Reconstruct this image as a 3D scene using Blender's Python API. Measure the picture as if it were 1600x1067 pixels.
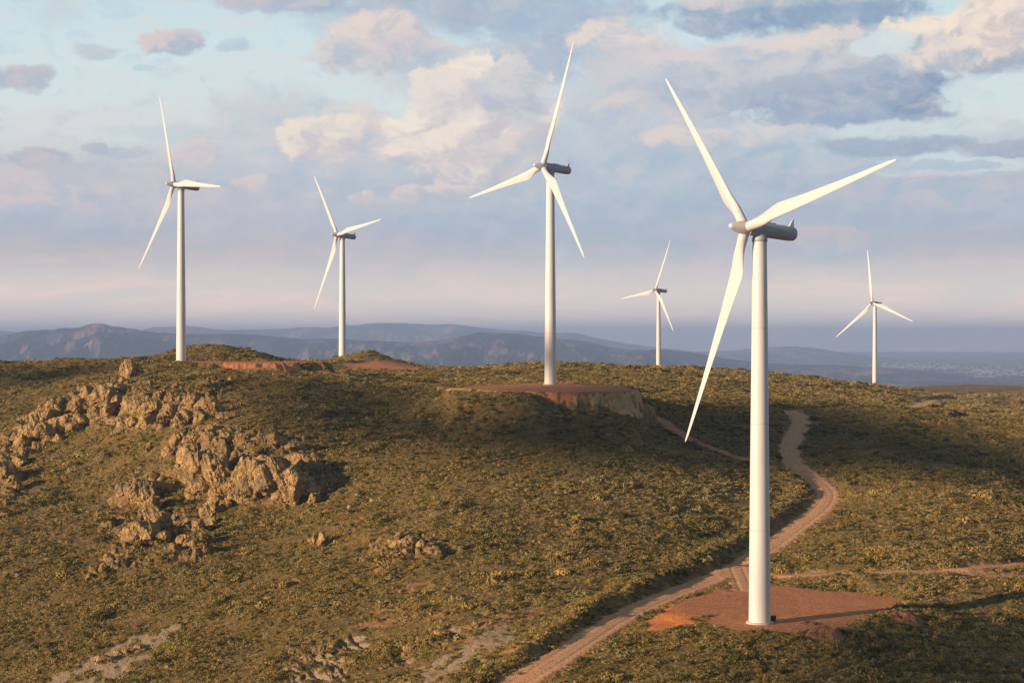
import bpy, bmesh, math, random
import numpy as np
from mathutils import Vector, Matrix
R = math.radians
rng = np.random.default_rng(7)
random.seed(7)
S = bpy.context.scene
C = S.collection
for o in list(bpy.data.objects): bpy.data.objects.remove(o)

# ------------------------------------------------------------------ camera
ZC = 300.0            # camera height above the far plain
F = 2844.4            # focal length in pixels of a 1600 wide frame
HOR = 530.0           # row of the horizon
cam_d = bpy.data.cameras.new('camera'); cam = bpy.data.objects.new('camera', cam_d); C.objects.link(cam)
cam_d.lens = 64; cam_d.sensor_width = 36; cam_d.clip_start = 1; cam_d.clip_end = 400000
cam.location = (0, 0, ZC); cam.rotation_euler = (R(90) - math.atan(3.5 / F), 0, 0)
S.camera = cam
S.render.resolution_x = 1024; S.render.resolution_y = 682

# ------------------------------------------------------------------ light
SUN_EL = R(11.0)
SUN = Vector((-0.85 * math.cos(SUN_EL), -0.527 * math.cos(SUN_EL), math.sin(SUN_EL))).normalized()
SKY_STRENGTH = 0.1
sd = bpy.data.lights.new('sun', 'SUN'); sun = bpy.data.objects.new('sun', sd); C.objects.link(sun)
sd.energy = 5.0; sd.angle = R(0.5); sd.color = (1.0, 0.69, 0.41)
sun.rotation_euler = SUN.to_track_quat('Z', 'Y').to_euler(); sun.location = (0, 0, 900)
S.view_settings.view_transform = 'Standard'; S.view_settings.look = 'None'
S.view_settings.exposure = 0.58; S.view_settings.gamma = 1
S.view_settings.use_curve_mapping = False
S.cycles.volume_bounces = 1; S.cycles.max_bounces = 5; S.cycles.diffuse_bounces = 2

# node helpers
class NT:
    def __init__(s, tree): s.t = tree; s.n = tree.nodes; s.l = tree.links
    def put(s, sock, v):
        if v is None: return
        if isinstance(v, bpy.types.NodeSocket): s.l.new(v, sock)
        elif isinstance(v, (int, float)) and sock.type in ('RGBA',): sock.default_value = (v, v, v, 1)
        elif isinstance(v, (tuple, list)) and sock.type == 'RGBA' and len(v) == 3: sock.default_value = (*v, 1)
        else: sock.default_value = v
    def math(s, op, a, b=None, c=None, clamp=False):
        n = s.n.new('ShaderNodeMath'); n.operation = op; n.use_clamp = clamp
        s.put(n.inputs[0], a); s.put(n.inputs[1], b); s.put(n.inputs[2], c); return n.outputs[0]
    def vec(s, op, a, b=None, out=0):
        n = s.n.new('ShaderNodeVectorMath'); n.operation = op
        s.put(n.inputs[0], a); s.put(n.inputs[1], b); return n.outputs[out]
    def mix(s, f, a, b, mode='MIX'):
        n = s.n.new('ShaderNodeMix'); n.data_type = 'RGBA'; n.blend_type = mode
        s.put(n.inputs[0], f); s.put(n.inputs[6], a); s.put(n.inputs[7], b); return n.outputs[2]
    def step(s, v, lo, hi, a=0.0, b=1.0):
        n = s.n.new('ShaderNodeMapRange'); n.interpolation_type = 'SMOOTHSTEP'
        s.put(n.inputs[0], v); n.inputs[1].default_value = lo; n.inputs[2].default_value = hi
        n.inputs[3].default_value = a; n.inputs[4].default_value = b; return n.outputs[0]
    def noise(s, v, scale, detail=4, rough=.55, dist=0, out=0, lac=2.0):
        n = s.n.new('ShaderNodeTexNoise'); s.put(n.inputs['Vector'], v)
        n.inputs['Scale'].default_value = scale; n.inputs['Detail'].default_value = detail
        n.inputs['Roughness'].default_value = rough; n.inputs['Distortion'].default_value = dist
        n.inputs['Lacunarity'].default_value = lac
        return n.outputs[out]
    def voro(s, v, scale, out='Distance', feature='F1'):
        n = s.n.new('ShaderNodeTexVoronoi'); n.feature = feature; s.put(n.inputs['Vector'], v)
        n.inputs['Scale'].default_value = scale; return n.outputs[out]
    def ramp(s, f, stops, interp='LINEAR'):
        n = s.n.new('ShaderNodeValToRGB'); s.put(n.inputs[0], f); e = n.color_ramp; e.interpolation = interp
        while len(e.elements) < len(stops): e.elements.new(.5)
        for el, (p, c) in zip(e.elements, stops): el.position = p; el.color = (*c, 1)
        return n.outputs[0]

# ------------------------------------------------------------------ world: sky with clouds
W = bpy.data.worlds.new("World"); S.world = W; W.use_nodes = True
w = NT(W.node_tree); w.n.clear()
outw = w.n.new('ShaderNodeOutputWorld'); bg = w.n.new('ShaderNodeBackground')
sky = w.n.new('ShaderNodeTexSky'); sky.sky_type = 'NISHITA'; sky.sun_disc = False
sky.sun_elevation = SUN_EL; sky.sun_rotation = math.atan2(SUN.x, SUN.y); sky.altitude = 600
sky.air_density = 1.0; sky.dust_density = 1.2; sky.ozone_density = 1.5
tc = w.n.new('ShaderNodeTexCoord')
sp = w.n.new('ShaderNodeSeparateXYZ'); w.l.new(tc.outputs['Generated'], sp.inputs[0])
azi = w.math('ARCTAN2', sp.outputs[0], sp.outputs[1])
ele = w.math('ARCSINE', sp.outputs[2])
# cloud coordinates: azimuth and elevation in milliradians
cmb = w.n.new('ShaderNodeCombineXYZ')
w.put(cmb.inputs[0], w.math('MULTIPLY', azi, 1000.0)); w.put(cmb.inputs[1], w.math('MULTIPLY', ele, 1000.0)); cmb.inputs[2].default_value = 3.7
UV = cmb.outputs[0]
def sky_c(px, py):
    x, y = (px - 800) / F, (HOR - py) / F
    return math.atan(x) * 1000, math.asin(y / math.sqrt(1 + x * x + y * y)) * 1000
def lin(c):
    if c[2] > c[0] and c[1] < 205: c = (c[0] - 3, c[1] + 3, c[2] + 1)
    return tuple(((v / 255 + .055) / 1.055) ** 2.4 / 1.33 for v in c)
# clouds of this evening: centre, half width, half height, opacity, softness, sunlit tone, shaded tone
BANKS = [
 (150,296,240,34,.8,.8,(214,198,196),(184,184,199)),(60,318,120,16,.6,.8,(214,198,198),(190,188,200)),(820,330,150,20,.6,.8,(206,200,202),(176,183,200)),(960,300,120,22,.6,.8,(188,194,206),(170,180,200)),(1130,250,120,30,.7,.8,(176,187,205),(156,172,196)),(1000,200,110,24,.7,.8,(214,206,203),(186,188,201)),(1330,285,150,20,.7,.8,(170,182,201),(156,170,194)),(300,345,150,16,.55,.8,(204,190,194),(176,178,195)),(1250,350,120,14,.6,.7,(214,200,198),(178,182,197)),(1140,395,160,12,.5,.8,(198,188,194),(176,178,194)),(870,372,120,10,.5,.8,(208,196,196),(180,182,196)),(700,368,110,9,.5,.8,(168,174,194),(164,172,192)),(250,400,180,9,.5,.8,(204,186,190),(186,180,192)),(90,345,260,26,.6,1,(184,186,200),(170,178,198)),(640,290,430,85,.8,1,(192,192,203),(176,184,201)),
 (1200,290,440,110,.85,1,(180,188,203),(162,176,198)),(930,240,210,140,.8,1,(192,193,203),(178,186,202)),(700,350,230,26,.6,1,(178,184,200),(164,175,198)),
 (560,392,220,28,.5,1,(196,188,194),(184,182,195)),(1080,335,170,36,.55,1,(172,183,201),(166,178,199)),(1380,335,160,26,.5,1,(180,186,200),(172,180,198)),
 (1285,372,90,16,.6,.8,(206,192,192),(184,184,197)),(1500,380,120,20,.45,1,(190,182,190),(180,180,194)),(330,330,120,30,.45,1,(204,192,195),(186,186,199)),
 (430,390,70,13,.5,.8,(202,186,188),(186,182,194)),
 (440,2,120,20,.9,.8,(206,192,194),(176,178,195)),(700,8,240,42,.95,.9,(176,178,194),(160,170,192)),(880,50,110,62,.95,.9,(172,180,200),(156,170,197)),(790,100,120,32,.85,.9,(184,186,200),(164,174,195)),
 (700,118,130,38,.7,1,(202,196,200),(184,186,199)),(600,52,70,30,.9,.7,(226,208,198),(190,184,194)),(550,88,62,24,.85,.7,(212,200,198),(180,180,194)),(650,82,60,26,.7,.8,(208,198,200),(178,180,195)),
 (430,180,95,36,.75,.9,(198,194,202),(182,188,200)),(500,238,120,18,.6,1,(206,198,202),(188,190,202)),(560,192,52,28,.8,.7,(220,208,202),(196,193,201)),
 (505,212,62,30,.95,.6,(234,220,206),(204,196,199)),(640,220,80,34,.85,.8,(220,209,203),(194,192,201)),(745,180,112,76,.97,.6,(238,226,211),(200,193,198)),(690,150,60,36,.8,.7,(226,214,206),(204,198,202)),
 (700,228,64,26,.85,.6,(236,222,208),(208,198,199)),(800,150,46,50,.75,.8,(198,194,201),(176,182,197)),(792,238,50,18,.75,.7,(218,206,202),(192,190,200)),
 (260,68,44,17,.88,.7,(212,194,192),(164,172,190)),(148,78,36,12,.65,.8,(190,184,194),(174,182,196)),(30,125,42,17,.8,.7,(186,176,186),(166,172,188)),(95,18,34,22,.5,.9,(202,194,200),(184,194,206)),
 (365,74,30,9,.7,.7,(184,198,208),(170,188,204)),(228,107,18,4,.5,.8,(180,198,208),(176,194,206)),(58,243,56,14,.9,.7,(186,176,188),(164,172,192)),(150,229,20,8,.8,.7,(184,180,192),(172,178,195)),
 (205,232,36,9,.7,.8,(186,184,196),(174,182,197)),(240,202,70,9,.6,.9,(192,202,210),(184,198,208)),(170,262,130,20,.8,.9,(196,189,197),(180,184,198)),(308,240,32,20,.85,.7,(220,202,198),(196,190,199)),
 (405,292,34,10,.85,.6,(222,203,198),(192,190,200)),(490,302,24,9,.6,.8,(210,196,198),(188,188,200)),(568,306,26,10,.9,.6,(222,204,198),(190,188,199)),(645,301,28,11,.9,.6,(222,204,198),(190,188,199)),(712,296,34,12,.92,.6,(224,207,200),(190,188,199)),
 (1260,20,200,32,.93,.8,(152,165,188),(134,152,180)),(1225,-6,150,14,.8,.8,(212,202,200),(170,176,192)),(1100,40,56,12,.85,.7,(158,170,192),(144,160,186)),
 (990,70,80,32,.92,.7,(226,212,203),(186,188,200)),(1030,112,110,38,.85,.8,(206,199,202),(180,184,199)),(960,150,70,44,.8,.9,(198,195,202),(178,186,202)),(1060,160,110,26,.8,.7,(216,204,199),(190,188,198)),
 (1180,92,130,28,.92,.7,(212,204,204),(168,178,198)),(1310,78,100,30,.95,.7,(220,208,202),(180,182,197)),(1120,140,110,34,.85,.8,(186,188,201),(168,176,196)),(1265,125,170,38,.92,.7,(198,193,200),(168,176,196)),
 (1345,158,150,40,.97,.6,(172,176,193),(150,162,187)),(1440,145,66,30,.92,.7,(148,160,184),(132,148,177)),(1075,215,60,18,.85,.7,(222,208,202),(184,186,199)),(1190,208,80,12,.75,.7,(216,208,204),(190,192,203)),
 (1540,62,120,44,.97,.6,(240,222,204),(166,170,186)),(1595,12,84,50,.97,.6,(238,220,204),(200,190,192)),(1465,84,56,24,.85,.7,(224,210,202),(180,182,195)),
 (1548,152,80,28,.9,.7,(204,221,223),(206,220,220)),(1430,204,110,13,.9,.7,(206,218,218),(204,214,214)),(1520,262,120,16,.85,.7,(206,219,220),(204,214,216)),(1030,52,36,14,.6,.9,(206,220,226),(204,218,224)),(1395,70,40,16,.8,.8,(202,218,224),(204,218,222)),
 (1395,230,110,13,.85,.7,(162,172,192),(148,163,188)),(1565,234,66,11,.92,.6,(176,176,190),(160,168,188)),(1470,262,100,7,.6,.8,(168,180,198),(160,176,197)),(1570,276,50,6,.7,.7,(170,182,198),(164,178,197)),
 (1450,300,170,22,.7,.9,(196,189,196),(176,184,199))]
warp = w.noise(w.vec('MULTIPLY', UV, (1, 1.6, 1)), .022, 5, .62, 0, 1)
p = w.vec('ADD', UV, w.vec('MULTIPLY', w.vec('SUBTRACT', warp, (.5, .5, .5)), (34, 17, 0)))
bil = w.noise(w.vec('MULTIPLY', p, (1, 1.35, 1)), .052, 8, .60, .25)
bilc = w.math('SUBTRACT', bil, .5)
puff = w.noise(w.vec('ADD', w.vec('MULTIPLY', p, (1, 1.35, 1)), (-7, 8, 0)), .052, 5, .60, .25)
relief = w.math('MULTIPLY', w.math('SUBTRACT', bil, puff), 5.0)
el_ = w.math('MULTIPLY', ele, 1000.0)
hz = w.step(el_, 5, 190)
veil = w.noise(w.vec('MULTIPLY', UV, (1, 4.5, 1)), .012, 6, .62, .8)
# open sky: the Nishita sky seen through thin high veil
clearm = w.mix(1.0, sky.outputs[0], (SKY_STRENGTH,) * 3, 'MULTIPLY')
open_c = w.ramp(w.math('MULTIPLY', el_, 1 / 200.0), [(0.0, lin((176, 170, 188))), (.12, lin((184, 176, 188))), (.28, lin((190, 182, 193))), (.42, lin((192, 190, 202))), (.55, lin((216, 221, 220))), (.75, lin((208, 224, 226))), (1.0, lin((192, 217, 226)))])
col = w.mix(.92, clearm, open_c)
col = w.mix(w.math('MULTIPLY', w.step(veil, .42, .7), w.step(el_, 190, 90, .15, .55)), col, w.mix(hz, lin((200, 186, 190)), lin((212, 214, 214))))
for (cx, cy, rx, ry, al, soft, ct, cb) in BANKS:
    u0, v0 = sky_c(cx, cy); k = 1000 / F * (1.18 if soft < .85 else 1.3)
    d = w.vec('MULTIPLY', w.vec('SUBTRACT', p, (u0, v0, 3.7)), (1 / (rx * k), 1 / (ry * k), 0))
    L = w.math('MULTIPLY_ADD', bilc, -3.0 if soft < .85 else -2.2, w.vec('DOT_PRODUCT', d, d, out=1))
    a = w.step(L, 1.3, .70 if soft < .65 else (.42 if soft < .85 else -.15), 0, al)
    tt = w.step(w.math('ADD', w.vec('DOT_PRODUCT', d, (-.45, .80, 0), out=1), relief), -.95, .75)
    col = w.mix(a, col, w.mix(tt, lin(cb), lin(ct)))
col = w.mix(w.math('MULTIPLY', w.step(veil, .45, .68), w.step(el_, 130, 50, 0, .30)), col, lin((200, 186, 192)))
col = w.mix(w.math('MULTIPLY', w.step(veil, .50, .33), w.step(el_, 130, 50, 0, .35)), col, lin((170, 176, 196)))
mot = w.noise(w.vec('MULTIPLY', p, (1, 1.9, 1)), .045, 7, .62, .4)
col = w.mix(w.math('MULTIPLY', w.step(mot, .50, .68, 0, .30), w.step(el_, 45, 95)), col, lin((218, 208, 204)))
col = w.mix(w.math('MULTIPLY', w.step(mot, .48, .34, 0, .24), w.step(el_, 45, 95)), col, lin((164, 176, 198)))
front = w.step(sp.outputs[1], -.5, .6, .50, 1.0)
colf = w.mix(1.0, col, front, 'MULTIPLY')
colf = w.mix(w.step(ele, .055, .004, 0, 1), colf, w.mix(1.0, colf, (2.5, 2.1, 1.55), 'MULTIPLY'))
colf = w.mix(1.0, colf, w.step(sp.outputs[2], .18, .60, 1.0, .30), 'MULTIPLY')       # the sky overhead is deeper
colf = w.mix(1.0, colf, w.step(sp.outputs[2], -.35, -.03, .25, 1.0), 'MULTIPLY')
W.cycles.sampling_method = 'MANUAL'; W.cycles.sample_map_resolution = 256
w.put(bg.inputs[0], colf); bg.inputs[1].default_value = 1.0
w.l.new(bg.outputs[0], outw.inputs[0])

# ------------------------------------------------------------------ scene graph helpers
def tag(o, label=None, cat=None, group=None, kind=None):
    if label: o['label'] = label
    if cat: o['category'] = cat
    if group: o['group'] = group
    if kind: o['kind'] = kind
    return o
def mesh_np(name, V, Fq, mats=(), smooth=True, midx=None):
    me = bpy.data.meshes.new(name); V = np.asarray(V, np.float32); Fq = np.asarray(Fq, np.int32); k = Fq.shape[1]
    me.vertices.add(len(V)); me.vertices.foreach_set('co', V.ravel())
    me.loops.add(Fq.size); me.loops.foreach_set('vertex_index', Fq.ravel())
    me.polygons.add(len(Fq)); me.polygons.foreach_set('loop_start', np.arange(0, Fq.size, k, dtype=np.int32))
    try: me.polygons.foreach_set('loop_total', np.full(len(Fq), k, np.int32))
    except Exception: pass
    me.polygons.foreach_set('use_smooth', np.full(len(Fq), smooth))
    for m in mats: me.materials.append(m)
    if midx is not None: me.polygons.foreach_set('material_index', np.asarray(midx, np.int32))
    me.update(calc_edges=True); return me
def link(name, me, parent=None, loc=None, rot=None, scale=None):
    o = bpy.data.objects.new(name, me); C.objects.link(o)
    if parent: o.parent = parent
    if loc is not None: o.location = loc
    if rot is not None: o.rotation_euler = rot
    if scale is not None: o.scale = scale
    return o
def empty(name, loc): 
    o = bpy.data.objects.new(name, None); C.objects.link(o); o.location = loc; o.empty_display_size = 2; return o
def material(name):
    m = bpy.data.materials.new(name); m.use_nodes = True; t = NT(m.node_tree)
    b = t.n['Principled BSDF']; return m, t, b
def bump(t, b, h, strength, dist):
    n = t.n.new('ShaderNodeBump'); n.inputs['Strength'].default_value = strength; n.inputs['Distance'].default_value = dist
    t.put(n.inputs['Height'], h); t.l.new(n.outputs[0], b.inputs['Normal'])

#TERRAIN-BEGIN
# ------------------------------------------------------------------ noise in numpy
def _h(ix, iy, seed):
    h = (ix.astype(np.int64) * 374761393 + iy.astype(np.int64) * 668265263 + seed * 1442695041) & 0xffffffff
    h = ((h ^ (h >> 13)) * 1274126177) & 0xffffffff
    return ((h ^ (h >> 16)) & 0xffff) / 65535.0
def pnoise(x, y, seed=0):
    xi, yi = np.floor(x), np.floor(y); fx, fy = x - xi, y - yi
    u, v = fx * fx * fx * (fx * (fx * 6 - 15) + 10), fy * fy * fy * (fy * (fy * 6 - 15) + 10)
    def g(i, j):
        a = _h(xi + i, yi + j, seed) * 6.2831853; return np.cos(a) * (fx - i) + np.sin(a) * (fy - j)
    return ((g(0, 0) * (1 - u) + g(1, 0) * u) * (1 - v) + (g(0, 1) * (1 - u) + g(1, 1) * u) * v) * 1.5
def fbm(x, y, seed=0, octv=4, gain=.5):
    s = 0; a = 1.0
    for k in range(octv):
        s = s + a * pnoise(x * 2 ** k + 17.3 * k, y * 2 ** k - 9.1 * k, seed + k); a *= gain
    return s
def cellular(x, y, seed=0):
    xi, yi = np.floor(x), np.floor(y); d1 = np.full(x.shape, 9.); d2 = np.full(x.shape, 9.); idv = np.zeros(x.shape)
    for i in (-1, 0, 1):
        for j in (-1, 0, 1):
            cx = xi + i + _h(xi + i, yi + j, seed); cy = yi + j + _h(xi + i, yi + j, seed + 5)
            d = np.hypot(cx - x, cy - y); hid = _h(xi + i, yi + j, seed + 9)
            c = d < d1; d2 = np.where(c, d1, np.minimum(d2, d)); idv = np.where(c, hid, idv); d1 = np.where(c, d, d1)
    return d1, d2, idv
def sstep(e0, e1, x):
    t = np.clip((x - e0) / (e1 - e0), 0, 1); return t * t * (3 - 2 * t)

# ------------------------------------------------------------------ the hills: surveyed heights (bearing pixel, row pixel, distance)
KD = .945
CT = [(-150,1067,420),(0,1067,405),(150,1067,395),(300,1067,385),(450,1067,372),(600,1067,357),(720,1067,342),(850,1067,332),(1000,1067,328),
 (1187,1067,326),(1350,1067,326),(1500,1067,334),(1600,1067,345),(1750,1067,355),
 (-150,960,465),(0,960,455),(150,960,444),(300,960,432),(450,960,418),(600,960,405),(750,955,392),(880,958,386),
 (-150,850,525),(0,850,518),(150,850,508),(300,850,490),(450,850,478),(600,850,465),(750,850,455),(900,850,452),(1050,850,458),(1130,885,442),
 (1210,850,468),(1400,850,462),(1500,850,466),(1600,850,475),(1750,850,480),(1300,893,432),(1480,888,436),(1600,880,446),
 (-150,760,605),(0,760,598),(150,760,575),(300,775,540),(450,780,520),(600,760,508),(750,760,500),(900,760,502),(1050,760,515),(1150,760,530),
 (1290,775,528),(1400,770,520),(1500,770,524),(1600,775,532),
 (-150,690,680),(0,690,668),(150,690,622),(300,690,572),(400,690,558),(500,690,560),(600,695,556),(750,695,546),(900,700,545),(1050,705,568),(1150,712,590),
 (1245,705,610),(1350,705,590),(1450,710,590),(1550,725,580),(1620,740,575),
 (-150,625,760),(0,630,745),(100,640,700),(200,630,655),(300,635,625),(400,630,607),(480,626,607),(560,632,622),(630,620,640),(700,640,600),(700,612,625),(780,617,606),(860,628,598),(940,644,596),(1000,652,606),
 (1050,652,650),(1150,655,675),(1250,648,718),(1330,655,680),(1400,665,665),
 (400,600,690),(480,606,665),(560,605,705),(650,603,760),(1180,614,860),(1200,618,830),(1300,630,770),(1400,651,710),(1480,668,670),(1560,685,635),(1620,695,610),
 (-150,575,860),(0,574,855),(100,572,855),(170,571,835),(200,598,740),(283,571,800),(350,578,800),(400,577,790),(470,579,800),
 (320,543,915),(250,557,905),(400,551,915),(450,566,930),(575,553,1000),(525,563,990),(645,573,1010),(600,583,900),(520,580,900),
 (660,577,1020),(760,573,1060),(870,568,1110),(1000,577,1110),(1100,581,1120),(1160,582,1130),(1240,596,1060),(1290,594,1190),(1368,602,1280),(1450,614,1300),(1600,619,1650),
 (760,592,880),(950,596,830),(1060,596,880),(1130,606,860),
 (1300,616,980),(1400,626,980),(1500,645,900),(1600,650,930),(1450,628,1130),(1600,632,1250)]
CZ = [(-150,-80,1200),(0,-70,1150),(200,-50,1200),(320,-30,1150),(450,-40,1250),(620,-42,1300),(800,-40,1450),(1600,-62,2100),(1300,-60,2000),
 (-200,-230,2200),(200,-220,2200),(600,-200,2300),(1000,-160,2400),(1400,-150,2600),(1800,-160,2700),(0,-330,3500),(800,-330,3500),(1600,-330,3600),
 (0,-78,300),(400,-72,290),(800,-64,270),(1200,-58,270),(1500,-61,270),(1700,-64,270)]
def pt(px, py, d): return ((px - 800) * d / F, d, -(py - HOR) * d / F)
def lp(x, y): return np.arctan2(x, y) / .27, np.log(np.hypot(x, y)) * 2.2
_P = [pt(a, b, d * KD) for a, b, d in CT] + [((a - 800) * d / F, d, z) for a, z, d in CZ]
# around the turbines: the pads and feet
TURB = [  # px foot, depth hub, base z rel, hub px, hub py, yaw, phase
 ('a', 1187, 352.0, -54.8, 60.3, 12.3), ('b', 283, 785.0, -9.7, 52.2, 114.7), ('c', 860, 638.0, -15.9, 54.6, 71.0),
 ('d', 535, 1004.0, -18.8, 51.7, 8.0), ('e', 1029, 1501.0, -35.7, 54.5, 68.5), ('f', 1367, 1468.0, -47.0, 47.8, 99.2)]
for _, px, d, z, _a, _b in TURB: _P.append(((px - 800) * d / F, d, z))
for px, d in ((1050,365),(1130,400),(1250,392),(1400,380),(1300,345),(1120,350)): _P.append(((px - 800) * d / F, d, -54.9))
_P += [((px - 800) * d / F, d, -16.2) for px, d in ((760,600),(950,600),(860,665),(860,585))]
_P = np.array(_P)
_cs, _ct = lp(_P[:, 0], _P[:, 1])
def _phi(r2): return np.where(r2 > 1e-12, r2 * np.log(np.maximum(r2, 1e-12)) * .5, 0)
def _solve():
    n = len(_P); A = np.zeros((n + 3, n + 3)); r2 = (_cs[:, None] - _cs) ** 2 + (_ct[:, None] - _ct) ** 2
    A[:n, :n] = _phi(r2) + np.eye(n) * 2e-4; A[:n, n] = 1; A[:n, n + 1] = _cs; A[:n, n + 2] = _ct; A[n:, :n] = A[:n, n:].T
    dist = np.hypot(_P[:, 0], _P[:, 1])
    return np.linalg.solve(A, np.concatenate([_P[:, 2] / dist, np.zeros(3)]))
_w = _solve()
def height0(x, y):
    r = np.hypot(x, y); az = np.clip(np.arctan2(x, y), -.36, .36); rr = np.clip(r, 255, 3600)
    s, t = az / .27, np.log(rr) * 2.2; out = np.zeros(s.size); sf, tf = s.ravel(), t.ravel()
    for i in range(0, s.size, 20000):
        a, b = sf[i:i + 20000], tf[i:i + 20000]
        r2 = (a[:, None] - _cs) ** 2 + (b[:, None] - _ct) ** 2
        out[i:i + 20000] = _phi(r2) @ _w[:-3] + _w[-3] + _w[-2] * a + _w[-1] * b
    z = out.reshape(s.shape) * rr
    near = -2 - .30 * r; k = sstep(150, 262, r); z = near * (1 - k) + z * k
    return z
# polar survey grid, fine where the valley is looked at, coarse elsewhere
az_f = np.linspace(R(-19.5), R(19.5), 1150)
az_o = np.linspace(R(19.5), R(340.5), 130)[1:-1]
AZ = np.concatenate([az_f, az_o]); NA = len(AZ)
RR = np.concatenate([np.geomspace(3, 262, 36)[:-1], np.geomspace(262, 1250, 860)[:-1], np.geomspace(1250, 2600, 150)[:-1], np.geomspace(2600, 5200, 24)])
NR = len(RR)
A2, R2 = np.meshgrid(AZ, RR); GX, GY = R2 * np.sin(A2), R2 * np.cos(A2)
GZ = height0(GX, GY)
GZ = GZ - sstep(3300, 4300, R2) * 120
amp = sstep(200, 330, R2)
GZ += amp * (fbm(GX / 85, GY / 85, 3, 3) * 1.6 + fbm(GX / 22, GY / 22, 11, 3) * .45)
nf = len(az_f)
def gz_at(x, y):
    a, r = np.arctan2(x, y), np.hypot(x, y)
    fi = np.clip((a - az_f[0]) / (az_f[1] - az_f[0]), 0, nf - 1.001); i = fi.astype(int); u = fi - i
    j = np.clip(np.searchsorted(RR, r) - 1, 0, NR - 2); v = np.clip((r - RR[j]) / (RR[j + 1] - RR[j]), 0, 1)
    return (GZ[j, i] * (1 - u) + GZ[j, i + 1] * u) * (1 - v) + (GZ[j + 1, i] * (1 - u) + GZ[j + 1, i + 1] * u) * v
_d = np.geomspace(264, 2600, 5200)
def at(px, py, dmin=264):
    """point of the ground seen in that direction"""
    x = (px - 800) * _d / F; z = gz_at(x, _d); zr = -(py - HOR) * _d / F
    hit = np.nonzero((z >= zr) & (_d > dmin))[0]; k = hit[0] if len(hit) else int(np.argmin(np.where(_d > dmin, zr - z, 1e9)))
    return np.array([x[k], _d[k], z[k]])
def spline(P, n=12):
    P = np.array(P); Q = np.vstack([2 * P[0] - P[1], P, 2 * P[-1] - P[-2]]); out = []
    for i in range(1, len(Q) - 2):
        for t in np.linspace(0, 1, n, endpoint=False):
            a, b, c, d = Q[i - 1], Q[i], Q[i + 1], Q[i + 2]
            out.append(.5 * (2 * b + (c - a) * t + (2 * a - 5 * b + 4 * c - d) * t * t + (3 * b - a - 3 * c + d) * t ** 3))
    out.append(P[-1]); return np.array(out)
def line_field(P, wmax):
    """distance to a polyline and height along it, over the grid"""
    D = np.full(GX.shape, 1e9); Z = np.zeros(GX.shape); SIDE = np.zeros(GX.shape)
    x0, x1, y0, y1 = P[:, 0].min() - wmax, P[:, 0].max() + wmax, P[:, 1].min() - wmax, P[:, 1].max() + wmax
    sel = np.nonzero((GX > x0) & (GX < x1) & (GY > y0) & (GY < y1)); gx, gy = GX[sel], GY[sel]
    d = np.full(gx.shape, 1e9); z = np.zeros(gx.shape); sd_ = np.zeros(gx.shape)
    for a, b in zip(P[:-1], P[1:]):
        e = b[:2] - a[:2]; L = e @ e + 1e-9; t = np.clip(((gx - a[0]) * e[0] + (gy - a[1]) * e[1]) / L, 0, 1)
        qx, qy = gx - a[0] - t * e[0], gy - a[1] - t * e[1]; q = np.hypot(qx, qy); c = q < d
        d = np.where(c, q, d); z = np.where(c, a[2] + t * (b[2] - a[2]), z); sd_ = np.where(c, np.sign(e[0] * qy - e[1] * qx), sd_)
    D[sel] = d; Z[sel] = z; SIDE[sel] = sd_; return D, Z, SIDE
def poly_field(P):
    """signed distance to a polygon (negative inside)"""
    P = np.array(P); D = np.full(GX.shape, 1e9)
    m = 45; sel = np.nonzero((GX > P[:, 0].min() - m) & (GX < P[:, 0].max() + m) & (GY > P[:, 1].min() - m) & (GY < P[:, 1].max() + m))
    gx, gy = GX[sel], GY[sel]; d = np.full(gx.shape, 1e9); ins = np.zeros(gx.shape, bool)
    for a, b in zip(P, np.roll(P, -1, 0)):
        e = b - a; t = np.clip(((gx - a[0]) * e[0] + (gy - a[1]) * e[1]) / (e @ e), 0, 1)
        d = np.minimum(d, np.hypot(gx - a[0] - t * e[0], gy - a[1] - t * e[1]))
        c = ((a[1] > gy) != (b[1] > gy)); xx = a[0] + (gy - a[1]) / (b[1] - a[1] + 1e-12) * (b[0] - a[0]); ins ^= c & (gx < xx)
    D[sel] = np.where(ins, -d, d); return D
def smooth1(z, n):
    for _ in range(n): z[1:-1] = (z[:-2] + 2 * z[1:-1] + z[2:]) / 4
    return z
M = {k: np.zeros(GX.shape) for k in ('bare', 'road', 'red', 'rock', 'pale', 'cream', 'green', 'rut')}
ID = np.zeros(GX.shape, int)                      # 0 hillside, 1 road, 2 pad, 3 track
nz_edge = fbm(GX / 3.0, GY / 3.0, 31, 3)
# pads
def pad(outline, z, blend_in, blend_out, name, idv, zfun=None):
    P = [((px - 800) * d / F, d) for px, d in outline] if zfun else [((px - 800) * (z * F / (HOR - py)) / F, z * F / (HOR - py)) for px, py in outline]
    D = poly_field(P) + nz_edge * 1.3 + fbm(GX / 9, GY / 9, 35, 2) * 1.6
    k = 1 - sstep(0, blend_out, D)
    global GZ
    GZ = GZ * (1 - k) + (z + fbm(GX / 9, GY / 9, 77, 3) * .10) * k
    M[name] = np.maximum(M[name], 1 - sstep(-.6, 1.0, D)); ID[D < 0] = idv; return D
padA = pad([(1040,955),(1060,941),(1105,925),(1150,915),(1200,914),(1300,922),(1375,931),(1432,938),(1400,950),(1345,966),(1300,984),(1235,988),(1160,985),(1100,972),(1118,958),(1075,962)],
    -54.85, 0, 7, 'red', 2)
PADC = [(703,606.5),(760,609),(840,611.5),(905,612.5),(960,612),(990,610),(978,603),(920,600),(860,597.5),(790,600),(730,603.5)]
padC = pad(PADC, -15.9, 0, 4.0, 'red', 2)
padB = pad([(275,800),(330,812),(430,810),(500,800),(500,772),(420,757),(330,757),(270,766)], -9.7, 0, 6, 'red', 2, zfun=True)
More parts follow.
